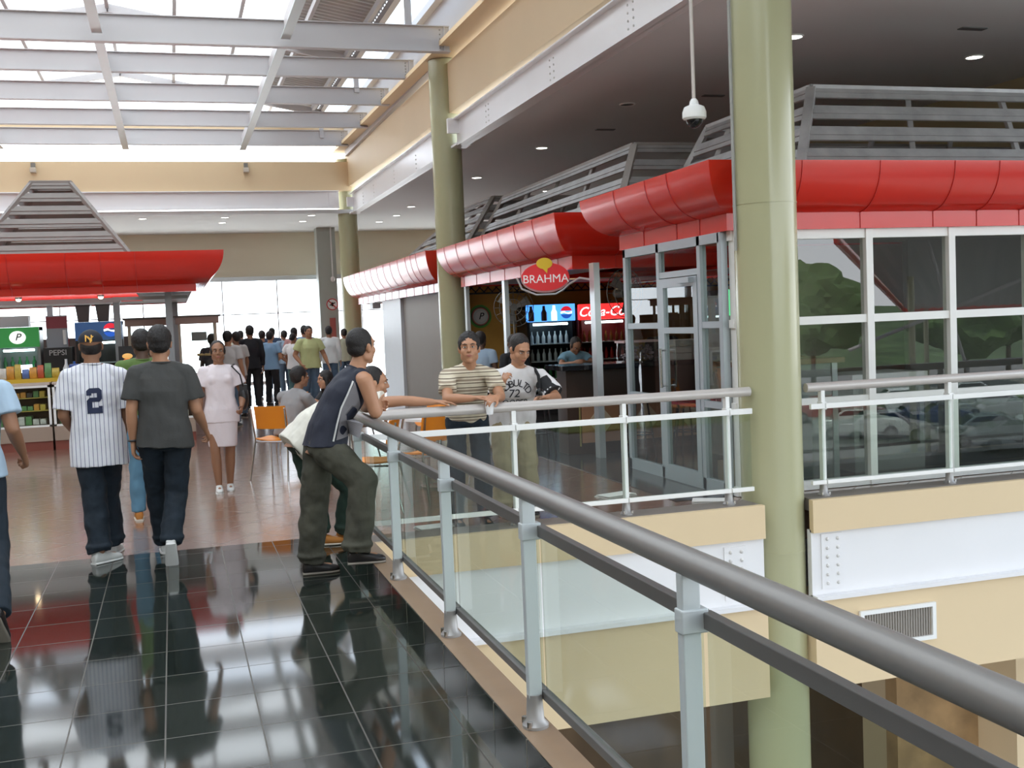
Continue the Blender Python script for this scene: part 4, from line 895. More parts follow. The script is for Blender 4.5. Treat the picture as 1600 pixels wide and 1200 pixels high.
def hand(mb, wrist, d, nrm, side, sc=1., curl=.5, thumb=.6, spread=.0):
    """d: wrist->knuckles, nrm: palm side, side: towards the thumb"""
    d = Vector(d).normalized(); nrm = Vector(nrm); nrm = (nrm-d*nrm.dot(d)).normalized(); s_ = Vector(side); s_ = (s_-d*s_.dot(d)-nrm*s_.dot(nrm)).normalized()
    w = Vector(wrist)
    loft(mb, [(w-d*.01*sc, s_, .026*sc, .020*sc, nrm), (w+d*.02*sc, s_, .032*sc, .019*sc, nrm), (w+d*.06*sc, s_, .041*sc, .017*sc, nrm), (w+d*.093*sc, s_, .042*sc, .014*sc, nrm), (w+d*.10*sc, s_, .038*sc, .009*sc, nrm)], 14)
    for k, (ln, off) in enumerate(((.070, .033), (.080, .0115), (.074, -.0105), (.058, -.032))):
        b = w+d*(.092 if k in (1, 2) else .086)*sc+s_*off*sc; dd = rotv(d, nrm, 0)
        dd = (d+s_*(.16*(1.5-k)/1.5)*(.5+spread)).normalized()
        p = b; ax = dd.cross(nrm).normalized(); c = curl*(1+.12*k)
        for j, fl in enumerate((.45, .32, .23)):
            dd = rotv(dd, ax, c*(.6, 1., .8)[j])
            q = p+dd*ln*fl*sc*1.12; cap(mb, p, q, (.0092-.0009*j)*sc, (.0086-.0009*j)*sc, 8, seg=1); p = q
    b = w+d*.028*sc+s_*.026*sc; dd = (d*.75+s_*.75+nrm*.35*thumb).normalized()
    for j, (ln, r) in enumerate(((.04, .0125), (.032, .0105), (.026, .009))):
        q = b+dd*ln*sc; cap(mb, b, q, r*sc, r*.92*sc, 8, seg=1); b = q; dd = (dd+d*.25+nrm*.18*thumb-s_*.22*thumb).normalized()
    return mb
def person(label, pos, heading=0., H=1.74, J=None, world=False, skin='tan', head=(0, 0), headpos=None, group=None, shirt=None, trousers=None, skirt=None, shoes=None, hair='short',
           build=1., det=True, sleeve=.55, hem=.90, collar=True, curls=(.5, .5), palms=None, shirt_loose=1., leg_r=1., vox=None, name='person', hairm=None, torso_w=1., beltm=None, cuff=1., female=False, neckline=0.):
    """heading: direction faced, radians from +Y, clockwise positive. Joints: local x right, y forward, z up."""
    t = empty(name, (pos[0], pos[1], pos[2] if len(pos) > 2 else 0), 0, label, 'person', group)
    k = H/1.75; ch, sh = math.cos(heading), math.sin(heading)
    Rt = Vector((ch, -sh, 0)); Fw = Vector((sh, ch, 0)); Up = Vector((0, 0, 1))
    def L(v): return (Rt*v[0]+Fw*v[1]+Up*v[2])*k
    D = dict(pelvis=(0, 0, .95), waist=(0, .0, 1.09), chest=(0, .0, 1.29), neck=(0, -.01, 1.475), head=(0, .02, 1.63),
             sR=(.185, -.005, 1.425), sL=(-.185, -.005, 1.425), eR=(.235, -.02, 1.14), eL=(-.235, -.02, 1.14), wR=(.25, .06, .90), wL=(-.25, .06, .90),
             hR=(.09, 0, .91), hL=(-.09, 0, .91), kR=(.105, .02, .50), kL=(-.105, .02, .50), aR=(.11, -.02, .085), aL=(-.11, -.02, .085))
    j = {a: L(v) for a, v in D.items()}
    base = Vector(t.location)
    toes = {'R': Fw, 'L': Fw}
    for a, v in (J or {}).items():
        if a in ('toeR', 'toeL'): toes[a[-1]] = Vector(v).normalized() if world else (Rt*v[0]+Fw*v[1]+Up*v[2]).normalized()
        else: j[a] = (Vector(v)-base) if world else L(v)
    hy, hp = head; hh = heading+hy
    hF = Vector((math.sin(hh)*math.cos(hp), math.cos(hh)*math.cos(hp), math.sin(hp))); hR = Vector((math.cos(hh), -math.sin(hh), 0)); hU = hR.cross(hF)
    hM = Matrix((hR, hF, hU)).transposed()
    hc = j['head']; b = build
    sdv = (j['sR']-j['sL']).normalized(); hpv = (j['hR']-j['hL']).normalized()
    spine = (j['neck']-j['pelvis']).normalized(); fwd_s = spine.cross(sdv)*-1; fwd_s.normalize()
    if fwd_s.dot(Fw) < -.2: fwd_s = -fwd_s
    fwd_h = Up.cross(hpv); fwd_h = fwd_h if fwd_h.dot(Fw) > 0 else -fwd_h
    v_ = vox or (.0065 if det else .013)
    # body
    mb = MB()
    s_ = k*b
    loft(mb, [(j['pelvis']-spine*.08*k, hpv, .13*s_, .09*s_, fwd_h), (j['pelvis'], hpv, .15*s_, .10*s_, fwd_h), (j['waist'], hpv, .125*s_, .085*s_, fwd_h), (j['chest'], sdv, .145*s_*torso_w, .095*s_, fwd_s), (j['chest'].lerp(j['neck'], .7), sdv, .14*s_, .075*s_, fwd_s), (j['neck']+spine*.0*k, sdv, .06*k, .055*k, fwd_s)], 20)
    nk = hc-hU*.06*k-hF*.012*k
    cap(mb, j['neck']-spine*.03*k, nk, .058*k*(b**.5), .052*k*(b**.5), 16)
    for sgn, s1 in ((1, 'R'), (-1, 'L')):
        cap(mb, j['neck'].lerp(j['s'+s1], .25), j['s'+s1], .045*k, .05*s_, 14)
        cap(mb, j['s'+s1], j['e'+s1], .052*s_, .041*s_, 16); cap(mb, j['e'+s1], j['e'+s1].lerp(j['w'+s1], .35), .040*s_, .041*s_, 16); cap(mb, j['e'+s1].lerp(j['w'+s1], .35), j['w'+s1], .041*s_, .026*k, 16)
        dd = (j['w'+s1]-j['e'+s1]).normalized()
        pl = (palms or {}).get(s1)
        if pl: hd, hn, hs = pl; dd = Vector(hd).normalized()
        else: hn = -Rt*sgn+Fw*-.1; hs = Fw
        hand(mb, j['w'+s1]+dd*.01*k, dd, hn, hs, k*(1 if not female else .9), curls[0 if s1 == 'R' else 1])
    thr = .078*s_*(1 if skirt is None else .95)
    for s1 in 'RL':
        cap(mb, j['h'+s1], j['k'+s1], thr, .055*s_, 16); cap(mb, j['k'+s1], j['k'+s1].lerp(j['a'+s1], .35), .053*s_, .056*s_, 16); cap(mb, j['k'+s1].lerp(j['a'+s1], .35), j['a'+s1], .055*s_, .036*k, 16)
        tv = toes[s1]; cap(mb, j['a'+s1]-Up*.035*k, j['a'+s1]-Up*.045*k+tv*.12*k, .035*k, .028*k, 12)
    def hp_(x, y, z): return hc+(hR*x+hF*y+hU*z)*k
    def hell(m2, x, y, z, rx, ry, rz, nu=16, nv=12): m2.ell(hp_(x, y, z), (rx*k, ry*k, rz*k), hM, nu, nv)
    hell(mb, 0, -.012, .032, .076, .097, .090, 24, 16); hell(mb, 0, .022, -.035, .060, .072, .078, 20, 14)
    hell(mb, 0, .062, -.088, .028, .028, .026); hell(mb, 0, .070, .040, .052, .022, .022); hell(mb, .042, .05, -.02, .026, .028, .03); hell(mb, -.042, .05, -.02, .026, .028, .03)
    hell(mb, .05, .0, -.06, .022, .045, .035); hell(mb, -.05, 0, -.06, .022, .045, .035)
    if det:
        cap(mb, hp_(0, .086, .028), hp_(0, .108, -.012), .009*k, .0135*k, 10); hell(mb, .011, .098, -.018, .010, .011, .008); hell(mb, -.011, .098, -.018, .010, .011, .008)
        hell(mb, 0, .088, -.048, .024, .012, .014); hell(mb, 0, .082, -.064, .018, .012, .012)
    for sx_ in (-1, 1):
        hell(mb, sx_*.079, -.012, -.005, .010, .019, .031); hell(mb, sx_*.083, -.018, .008, .009, .014, .016)
    remesh(mb, v_, 'body', SKIN[skin], t, 3)
    if det:
        for sx_ in (-1, 1):
            e = MB(); hell(e, sx_*.031, .0755, .016, .0135, .014, .0065, 12, 8); eo = e.build('eye', EYEW, t, True)
            e = MB(); hell(e, sx_*.031, .0840, .016, .0062, .0065, .0060, 10, 7); e.build('iris', IRIS, eo, True)
            e = MB().tube([hp_(sx_*.014, .094, .036), hp_(sx_*.032, .091, .042), hp_(sx_*.052, .074, .036)], [.003*k, .0042*k, .002*k], 6); e.build('eyebrow', HAIR if hair != 'grey' else HAIR, t, True)
            e = MB().tube([hp_(sx_*.017, .086, .0225), hp_(sx_*.031, .0885, .0255), hp_(sx_*.047, .078, .0205)], .0022*k, 5); e.build('eyelid', SKIN['brown'], t, True)
        e = MB().tube([hp_(-.024, .088, -.051), hp_(-.01, .098, -.0475), hp_(0, .1, -.049), hp_(.01, .098, -.0475), hp_(.024, .088, -.051)], [.002*k, .0045*k, .0045*k, .0045*k, .002*k], 7)
        e.tube([hp_(-.02, .088, -.055), hp_(0, .0965, -.058), hp_(.02, .088, -.055)], [.002*k, .0058*k, .002*k], 7); e.build('lips', LIP, t, True)
    # hair or cap
    hm_ = hairm or HAIR
    if hair in ('short', 'buzz'):
        mb = MB(); g = .006 if hair == 'buzz' else .013
        hell(mb, 0, -.030, .046, .076+g, .092+g, .088+g, 24, 16); hell(mb, 0, -.055, -.005, .066+g, .056+g, .055+g*.5, 16, 10)
        for sx_ in (-1, 1): hell(mb, sx_*.070, .006, .022, .013, .016, .030, 10, 8)
        remesh(mb, v_, 'hair', hm_, t, 2, (.002 if hair == 'buzz' else .004, 60, (1, 1, 1)))
    elif hair == 'tied':
        mb = MB(); hell(mb, 0, -.032, .042, .083, .097, .094, 24, 16); hell(mb, 0, -.06, .0, .068, .058, .06); hell(mb, 0, -.135, .0, .04, .045, .04)
        for sx_ in (-1, 1): hell(mb, sx_*.072, .01, .015, .016, .03, .04, 10, 8)
        remesh(mb, v_, 'hair', hm_, t, 2, (.003, 50, (1, 1, 1)))
    elif hair == 'long':
        mb = MB(); hell(mb, 0, -.02, .038, .087, .102, .098, 24, 16); hell(mb, 0, -.06, -.08, .085, .055, .13)
        for sx_ in (-1, 1): cap(mb, hp_(sx_*.075, .01, .03), hp_(sx_*.085, .01, -.18), .03*k, .028*k)
        remesh(mb, v_, 'hair', hm_, t, 3, (.006, 40, (1.5, 1.5, .3)))
    elif hair == 'cap':
        mb = MB(); hell(mb, 0, -.02, -.005, .080, .085, .072, 20, 12); remesh(mb, v_, 'hair', HAIR, t, 2)
        mb = MB(); N = 24; prof = []
        for q in range(9): a = PI/2*q/8; prof.append((.090*math.cos(a), .095*math.sin(a)))
        vs = [hp_(r*math.cos(2*PI*c/N), -.012+r*1.12*math.sin(2*PI*c/N), .03+z) for r, z in prof[:-1] for c in range(N)]+[hp_(0, -.012, .127)]
        fs = [(q*N+c, q*N+(c+1) % N, (q+1)*N+(c+1) % N, (q+1)*N+c) for q in range(7) for c in range(N)]+[(7*N+c, 7*N+(c+1) % N, 8*N) for c in range(N)]
        mb.add(vs, fs); cpo = mb.build('cap', hm_, t, True)
        mb = MB(); vs = []
        for q in range(9):
            a = PI*(.08+.84*q/8); vs += [hp_(.086*math.cos(a), -.012+.096*math.sin(a), .034), hp_(.080*math.cos(a), -.012+.06+.115*math.sin(a), .022)]
        vs += [v-hU*.004 for v in vs]
        fs = [(2*q, 2*q+1, 2*q+3, 2*q+2) for q in range(8)]+[(18+2*q+2, 18+2*q+3, 18+2*q+1, 18+2*q) for q in range(8)]+[(2*q+1, 18+2*q+1, 18+2*q+3, 2*q+3) for q in range(8)]
        mb.add(vs, fs).build('brim', hm_, cpo, True)

    # clothes
    vc = max(v_, .008)
    lo = shirt_loose
    if shirt:
        mb = MB(); hz = hem; fwd_h0 = fwd_h; fwd_h = fwd_s if spine.z < .85 else fwd_h
        P0 = j['pelvis']; fr = (.95-hz)/.2
        bot = P0-(j['waist']-P0).normalized()*(.95-hz)*k
        rings = []
        if hz < .95: rings.append((bot, hpv, .185*s_*lo, .128*s_*lo, fwd_h)); rings.append((P0, hpv, .180*s_*lo, .125*s_*lo, fwd_h))
        else: rings.append((P0.lerp(j['waist'], (hz-.95)/.14), hpv, .165*s_*lo, .118*s_*lo, fwd_h))
        if hz < 1.05: rings.append((j['waist'], hpv, .160*s_*lo*(.92 if female else 1), .116*s_*lo, fwd_h))
        rings += [(j['waist'].lerp(j['chest'], .5), (hpv+sdv).normalized(), .162*s_*lo*(.96 if female else 1), .115*s_*(1+(lo-1)*.7), fwd_s), (j['chest'], sdv, .172*s_*torso_w*(1+(lo-1)*.5), .122*s_*(1+(lo-1)*.4), fwd_s),
                  (j['chest'].lerp(j['neck'], .45), sdv, .172*s_*torso_w, .108*s_, fwd_s), (j['chest'].lerp(j['neck'], .78), sdv, .135*s_, .085*s_, fwd_s), (j['neck']+spine*.012*k, sdv, .068*k*(b**.5), .064*k*(b**.5), fwd_s)]
        loft(mb, rings, 28)
        if female:
            for sx_ in (-1, 1): mb.ell(j['chest']+sdv*.07*k*sx_+fwd_s*.068*k+spine*.0*k, (.078*k, .066*k, .075*k), None, 14, 10)
        for s1 in 'RL':
            S0, E0, W0 = j['s'+s1], j['e'+s1], j['w'+s1]
            nb = j['neck'].lerp(S0, .35)-Up*.008*k
            if sleeve: cap(mb, nb, S0, .058*k, .064*s_, 14)
            else: cap(mb, nb, j['neck'].lerp(S0, .66), .058*k, .056*s_, 14)
            if sleeve > 1.01: cap(mb, S0, E0, .066*s_*lo**.5, .055*s_*lo**.5, 16); cap(mb, E0, E0.lerp(W0, min(sleeve-1, .97)), .055*s_*lo**.5, .042*s_, 16, flat1=True)
            elif sleeve > 0.05: cap(mb, S0, S0.lerp(E0, sleeve), .068*s_*lo**.3, .075*s_*lo, 16, flat1=True)
        fwd_h = fwd_h0
        so_ = remesh(mb, vc, 'shirt', shirt, t, 3, (.010*lo, 7, (1.2, 1.2, .7)))
        if collar:
            mb = MB(); c = j['neck']+spine*.012*k; N = 20
            mb.tube([c+(sdv*math.cos(2*PI*q/N)*.069+fwd_s*(math.sin(2*PI*q/N)*.066+.004)-spine*max(0, math.sin(2*PI*q/N))*(.02+neckline))*k*(b**.5) for q in range(N+1)], .008*k, 6, False); mb.build('collar', MATS['collar_'+name] if 'collar_'+name in MATS else shirt, so_, True)
    if trousers:
        mb = MB(); top = j['pelvis'].lerp(j['waist'], .25)
        loft(mb, [(top, hpv, .158*s_, .112*s_, fwd_h), (j['pelvis'], hpv, .172*s_, .120*s_, fwd_h), (j['pelvis']-Up*.06*k, hpv, .168*s_, .118*s_, fwd_h), (j['pelvis']-Up*.10*k, hpv, .12*s_, .09*s_, fwd_h)], 28)
        for s1 in 'RL':
            cap(mb, j['h'+s1], j['k'+s1], .094*s_*leg_r**.5, .072*s_*leg_r, 18); 
            ank = j['a'+s1]; dn = (ank-j['k'+s1]).normalized()
            cap(mb, j['k'+s1], ank-dn*.0*k, .072*s_*leg_r, .066*s_*leg_r*cuff, 18, flat1=True)
            if leg_r > 1.05: mb.ell(ank-dn*.05*k, (.078*s_*leg_r, .078*s_*leg_r, .045*k), None, 16, 8)
        to = remesh(mb, vc, 'trousers', trousers, t, 3, (.011*leg_r, 9, (1, 1, .9)))
        if beltm:
            mb = MB(); c = top-Up*.015*k; N = 28
            mb.tube([c+hpv*math.cos(2*PI*q/N)*.160*s_+fwd_h*math.sin(2*PI*q/N)*.114*s_ for q in range(N+1)], .014*k, 6, False); mb.build('belt', beltm, to, True)
    if skirt:
        mb = MB(); zb = .52
        loft(mb, [(Vector((j['pelvis'].x, j['pelvis'].y, zb*k)), hpv, .155*s_, .125*s_, fwd_h), (Vector((j['pelvis'].x, j['pelvis'].y, .75*k)), hpv, .172*s_, .13*s_, fwd_h), (j['pelvis'], hpv, .180*s_, .128*s_, fwd_h), (j['waist'], hpv, .14*s_, .10*s_, fwd_h)], 28)
        remesh(mb, vc, 'skirt', skirt, t, 2, (.006, 10, (1, 1, .3)))
    if shoes:
        for s1 in 'RL':
            a = j['a'+s1]; tv = toes[s1]; sv = tv.cross(Up) if abs(tv.z) < .95 else Rt; sv.normalize(); un = sv.cross(tv); 
            if un.z < 0: un = -un
            mb = MB(); z0 = -.045
            R_ = [(-.065, .030, .030, .0), (-.05, .036, .045, .01), (.0, .037, .05, .015), (.07, .042, .036, .0), (.13, .044, .028, -.008), (.17, .036, .022, -.012), (.19, .02, .014, -.018)]
            loft(mb, [(a+(tv*x+un*(z0+dz))*k, sv, w_*k, h_*k, un) for x, w_, h_, dz in R_], 16)
            sh_ = remesh(mb, max(v_, .007), 'shoe', shoes, t, 2)
            mb = MB(); loft(mb, [(a+(tv*x+un*(-.078))*k, sv, (w_+.004)*k, .011*k, un) for x, w_, h_, dz in R_], 16)
            mb.build('sole', MATS.get('sole_'+shoes.name, MATS['shoe_sole']), sh_, True)
    return t, j, dict(hc=hc, hR=hR, hF=hF, hU=hU, hM=hM, sdv=sdv, fwd=fwd_s, spine=spine, k=k)
mat('shoe_sole', (.25, .22, .18), .6)
def project(mb, M, target, off=.003, direction=None, step=.012):
    """lay a flat figure (x right, y up, faces +z) onto the surface of a mesh"""
    bm = bmesh.new(); me = bpy.data.meshes.new('tmp'); me.from_pydata(mb.v, [], mb.f); bm.from_mesh(me); bpy.data.meshes.remove(me)
    bmesh.ops.triangulate(bm, faces=bm.faces)
    for _ in range(6):
        es = [e for e in bm.edges if e.calc_length() > step]
        if not es: break
        bmesh.ops.subdivide_edges(bm, edges=es, cuts=1)
    bmesh.ops.triangulate(bm, faces=bm.faces)
    bt = BVHTree.FromPolygons([v.co for v in target.data.vertices], [p.vertices[:] for p in target.data.polygons])
    z = (M.to_3x3() @ Vector((0, 0, 1))).normalized()
    for v in bm.verts:
        th = v.co.z; p = M @ Vector((v.co.x, v.co.y, 0))
        h = bt.ray_cast(p+z*.3, -z, 1.2)
        v.co = (h[0] if h[0] is not None else p)+z*(off+max(th, 0))
    out_ = MB(); bm.verts.index_update(); out_.v = [tuple(v.co) for v in bm.verts]; out_.f = [tuple(v.index for v in f.verts) for f in bm.faces]; bm.free()
    return out_
def child(t, n): return [c for c in t.children if c.name.split('.')[0] == n][0]
PIN = stripes('pinstripe_jersey', [(.86, (.10, .11, .22))], (.74, .74, .78), .75, 'X', .030, .5, 9)
NAVY = mat('navy_letters', (.012, .02, .06), .7); CHAR = mat('charcoal_cotton', (.055, .055, .052), .85, bump=.3, bscale=14, bdist=.02)
DENIM = mat('dark_denim', (.012, .022, .035), .85, var=.4, vscale=9, bump=.4, bscale=12, bdist=.02); DENIM2 = mat('worn_grey_denim', (.085, .082, .058), .85, var=.55, vscale=5, bump=.5, bscale=10, bdist=.02)
GREENP = mat('dark_green_trousers', (.018, .04, .028), .8, bump=.3, bscale=10, bdist=.02); KHAKI = mat('khaki_cotton', (.36, .29, .17), .8, bump=.3, bscale=9, bdist=.02)
WHT = mat('white_cotton', (.72, .70, .70), .8, bump=.35, bscale=9, bdist=.02); PINKW = mat('pinkish_white_cotton', (.76, .68, .70), .75, bump=.35, bscale=10, bdist=.02)
CRM = mat('cream_white_cotton', (.74, .71, .62), .8, bump=.3, bscale=9, bdist=.02); NAVYS = mat('navy_knit', (.010, .013, .028), .7, bump=.3, bscale=10, bdist=.02)
STR = stripes('brown_striped_cotton', [(.22, (.16, .12, .085)), (.32, (.68, .61, .47)), (.46, (.33, .26, .19)), (.66, (.68, .61, .47)), (.80, (.16, .12, .085)), (.90, (.68, .61, .47))], (.64, .57, .43), .8, 'Z', .085, .4, 9)
SHW = mat('white_trainers', (.62, .62, .6), .5); SHB = mat('black_shoes', (.014, .012, .012), .35); SHO = mat('orange_brown_suede', (.48, .19, .035), .7); SKB = mat('light_blue_cotton', (.38, .50, .62), .8, bump=.3, bscale=9, bdist=.02)
CAPB = mat('navy_cap_cloth', (.008, .009, .016), .75); MATS['sole_white_trainers'] = mat('white_sole', (.7, .7, .68), .6); MATS['sole_orange_brown_suede'] = mat('cream_sole', (.65, .6, .5), .6)

# man in pinstripe jersey, seen from behind
t, j, q = person('man seen from behind in a white pinstriped jersey with number 2 and a dark cap', (-.575, 8.95), .0, 1.74, dict(head=(-.01, .0, 1.645), neck=(-.012, -.015, 1.50), eL=(-.235, .0, 1.13), wL=(-.17, .16, .98), eR=(.17+.03, .02, 1.12), wR=(.17, .17, .93), sR=(.18, 0, 1.41), sL=(-.18, 0, 1.42),
     aL=(-.03, -.08, .085), kL=(-.05, .0, .48), aR=(.05, .25, .085), kR=(.03, .2, .5), toeL=(.75, .65, 0), toeR=(.2, 1, 0)), skin='brown', head=(-.05, 0), shirt=PIN, trousers=DENIM, shoes=SHW, hair='cap', hairm=CAPB, hem=.74, shirt_loose=1.15, sleeve=.85, leg_r=1.28, cuff=1.0, curls=(1., 1.), torso_w=1.05)
sh = child(t, 'shirt')
def twom():
    def R_(x0, x1, z0, z1): mb.box(x0, x1, z0, z1, 0, .001)
    mb = MB(); u = .027
    P_ = [(-2, 5.0), (-2, 6.3), (-1.2, 7), (1.3, 7), (2, 6.3), (2, 4.0), (1.3, 3.2), (-.6, 3.2), (-.6, 1.6), (1.0, 1.6), (1.0, 2.0), (2, 2.0), (2, 0), (-2, 0), (-2, 3.6), (-1.2, 4.4), (.7, 4.4), (.7, 5.6), (-.7, 5.6), (-.7, 5.0)]
    mb.prism([(x*u, y*u) for x, y in P_], 0, .001, 'z'); return mb
M = face_M(Vector((.0, -.3, 1.135)), (1, 0, 0), (0, 0, 1))
mb = twom(); mb.f = mb.f[:1]; mb.v = mb.v[:20]
project(mb, M, sh, .004).build('number_two', NAVY, sh)
cp = child(t, 'cap'); mb = xf(text_mb('N', .075, .002, True), Matrix.Translation((-.006, .004, 0))); m2 = xf(text_mb('Y', .075, .002, True), Matrix.Translation((.006, -.006, 0))); mb.add(m2.v, m2.f)
CG = mat('gold_embroidery', (.80, .42, .06), .6)
xf(mb, face_M(q['hc']+Vector((0, -.116, .052)), (1, 0, 0), (0, .38, 1))).build('emblem', CG, cp)
# man in charcoal shirt
t, j, q = person('man seen from behind in a charcoal grey t-shirt and dark jeans, dark hair, walking away', (-.09, 8.62), .0, 1.75, dict(head=(.0, .0, 1.63), neck=(.0, -.01, 1.485), sL=(-.172, 0, 1.42), sR=(.172, 0, 1.41), eL=(-.222, -.02, 1.15), wL=(-.225, .03, .93), eR=(.235, .0, 1.13), wR=(.29, .13, .985), aR=(.0, -.10, .165), kR=(.06, .08, .52), toeR=(0, .5, -.86), aL=(-.05, .42, .09), kL=(-.08, .30, .5), hL=(-.09, .03, .92)),
     skin='tan', shirt=CHAR, trousers=DENIM, shoes=SHW, hair='short', hem=.87, shirt_loose=1.10, sleeve=.72, build=1.03, leg_r=1.15, curls=(.7, .6), torso_w=1.02)
MB().tube([j['wL']+Vector((.034*math.cos(a*PI/8), .034*math.sin(a*PI/8), .0)) for a in range(17)], .008, 6, False).build('bracelet', BLACK, t, True)
# walker ahead in green shirt
person('man in a green shirt, blue jeans and brown shoes, mostly hidden by the charcoal t-shirt', (-.27, 10.8), -.05, 1.74, dict(aR=(.04, -.05, .085)), skin='dark', shirt=mat('olive_green_cotton', (.10, .17, .04), .8), trousers=mat('mid_blue_denim', (.10, .22, .32), .85), shoes=SHO, vox=.009)
# lady in white
t, j, q = person('woman in a pinkish white blouse and knee-length skirt walking towards the camera', (.46, 12.3), PI, 1.62, dict(head=(.0, .02, 1.61), neck=(0, 0, 1.45), sL=(-.165, 0, 1.385), sR=(.165, 0, 1.385), eL=(-.26, .0, 1.12), wL=(-.225, .18, .98), eR=(.23, .0, 1.12), wR=(.24, .02, .88), aL=(-.06, -.06, .07), aR=(.07, .09, .08), kL=(-.08, .0, .47), kR=(.09, .08, .47)),
     skin='brown', head=(0, -.05), shirt=PINKW, skirt=PINKW, shoes=SHW, hair='tied', hem=.80, shirt_loose=1.06, sleeve=.62, female=True, neckline=.05, build=1.04, curls=(.4, 1.0))
bg_ = empty('shoulder_bag', (.70, 12.28, 0), 0, 'black leather shoulder bag on the arm of the woman in white', 'bag')
MB().ell((0, 0, .99), (.055, .09, .14), None, 16, 12).box(-.04, .04, -.07, .07, 1.02, 1.13).build('pouch', mat('black_leather', (.012, .011, .012), .35), bg_, True)
MB().tube([(0.0, -.06, 1.10), (-.03, -.12, 1.24), (-.11, -.06, 1.335), (-.08, .02, 1.35), (-.03, .07, 1.25), (0, .06, 1.1)], .008, 6).build('strap', mat('black_leather', (.012, .011, .012), .35), bg_, True)
# leaning man in sleeveless navy top
W = dict(pelvis=(.95, 7.56, .93), waist=(.99, 7.56, 1.06), chest=(1.10, 7.56, 1.24), neck=(1.185, 7.56, 1.40), head=(1.235, 7.56, 1.555), sR=(1.21, 7.36, 1.34), sL=(1.19, 7.76, 1.34), eR=(1.27, 7.36, 1.125), wR=(1.33, 7.60, 1.135), eL=(1.30, 7.92, 1.125), wL=(1.29, 7.68, 1.14),
         hR=(.95, 7.47, .90), hL=(.93, 7.65, .90), kR=(1.17, 7.38, .66), aR=(1.10, 7.36, .205), kL=(.87, 7.70, .49), aL=(.84, 7.74, .085), toeR=(1, -.1, 0), toeL=(1, 0, 0))
t, j, q = person('man leaning on the grey handrail in a sleeveless navy top and worn jeans', (.95, 7.6), PI/2, 1.74, W, True, skin='tan', head=(-.62, 0), shirt=NAVYS, trousers=DENIM2, shoes=SHB, hair='buzz', hem=.93, sleeve=0, shirt_loose=1.05, leg_r=1.25, build=1.08, curls=(1.2, 1.0), beltm=mat('black_belt', (.01, .01, .01), .4),
     palms={'R': ((.35, .9, .05), (.9, -.35, 0), (0, 0, 1)), 'L': ((.1, -1, 0), (0, 0, -1), (1, 0, 0))})
# grey side panel with white piping of his top
sh = child(t, 'shirt')
gp = [(0.02, -.02), (.125, .0), (.20, .20), (.165, .36), (.075, .20)]
M = face_M(Vector((.98-.95, 7.1-7.6, .975)), (1, 0, .0), (0, 0, 1))
mb = MB().prism(gp, 0, .001, 'z'); mb.f = mb.f[:1]; mb.v = mb.v[:5]; project(mb, M, sh, .008).build('side_panel', mat('grey_mesh_cloth', (.20, .19, .20), .8), sh)
mb = MB(); pts = [Vector((.0, -.025)), Vector((.065, .19)), Vector((.155, .365))]
for a, b in zip(pts[:-1], pts[1:]):
    d = (b-a).normalized(); n_ = Vector((-d.y, d.x))*.006; o0 = len(mb.v); mb.v += [(*(a-n_), 0), (*(b-n_), 0), (*(b+n_), 0), (*(a+n_), 0)]; mb.f.append((o0, o0+1, o0+2, o0+3))
project(mb, M, sh, .011).build('piping', SHW, sh)
# man behind, white shirt, stretching his arm along the far rail
W = dict(pelvis=(.93, 8.72, .84), waist=(1.02, 8.71, .94), chest=(1.19, 8.66, 1.06), neck=(1.36, 8.60, 1.145), head=(1.475, 8.52, 1.255), sR=(1.37, 8.44, 1.11), sL=(1.30, 8.80, 1.11), eR=(1.64, 8.30, 1.125), wR=(1.86, 8.245, 1.105), eL=(1.42, 8.75, .95), wL=(1.50, 8.5, 1.0),
         hR=(.94, 8.62, .82), hL=(.92, 8.81, .82), kR=(1.27, 8.66, .46), aR=(1.22, 8.78, .085), kL=(1.0, 8.82, .46), aL=(1.03, 8.74, .085), toeR=(1, -.15, 0), toeL=(1, -.2, 0))
person('bending man in a white shirt and dark green trousers, one arm along the rail', (1.0, 8.7), PI/2, 1.72, W, True, skin='tan', head=(.0, -.15), shirt=CRM, trousers=GREENP, shoes=SHO, hair='buzz', hem=.84, sleeve=.5, shirt_loose=1.28, leg_r=1.2, curls=(.2, .6), palms={'R': ((1, -.05, -.05), (0, 0, -1), (0, -1, 0))})
# man in striped shirt, elbows on the far rail
W = dict(pelvis=(2.30, 8.92, .92), waist=(2.29, 8.86, 1.03), chest=(2.27, 8.72, 1.17), neck=(2.255, 8.60, 1.335), head=(2.247, 8.555, 1.485), sR=(2.07, 8.60, 1.275), sL=(2.44, 8.60, 1.265), eR=(2.02, 8.42, 1.11), wR=(2.17, 8.25, 1.115), eL=(2.45, 8.42, 1.10), wL=(2.37, 8.22, 1.11),
         hR=(2.21, 8.92, .90), hL=(2.39, 8.92, .90), kR=(2.18, 8.86, .48), kL=(2.38, 8.80, .48), aR=(2.18, 8.95, .085), aL=(2.40, 8.85, .085))
t, j, q = person('man in a beige and brown striped t-shirt holding a white cup over the rail', (2.27, 8.8), PI, 1.74, W, True, skin='tan', head=(.28, .02), shirt=STR, trousers=DENIM, shoes=SHB, hair='short', hem=.92, sleeve=.66, curls=(.55, .9), palms={'R': ((.9, -.35, .05), (0, -.1, -1), (0, -1, .2)), 'L': ((-.7, -.55, .0), (-.5, .2, -.8), (-.3, -1, .3))})
cu = empty('paper_cup', (2.285, 8.165, 1.04), 0, 'white cup held over the rail by the man in the striped t-shirt', 'cup'); MB().lathe([(.026, -.05), (.036, .05), (.033, .05), (.024, -.045)], n=18).build('cup', WHITE, cu, True)
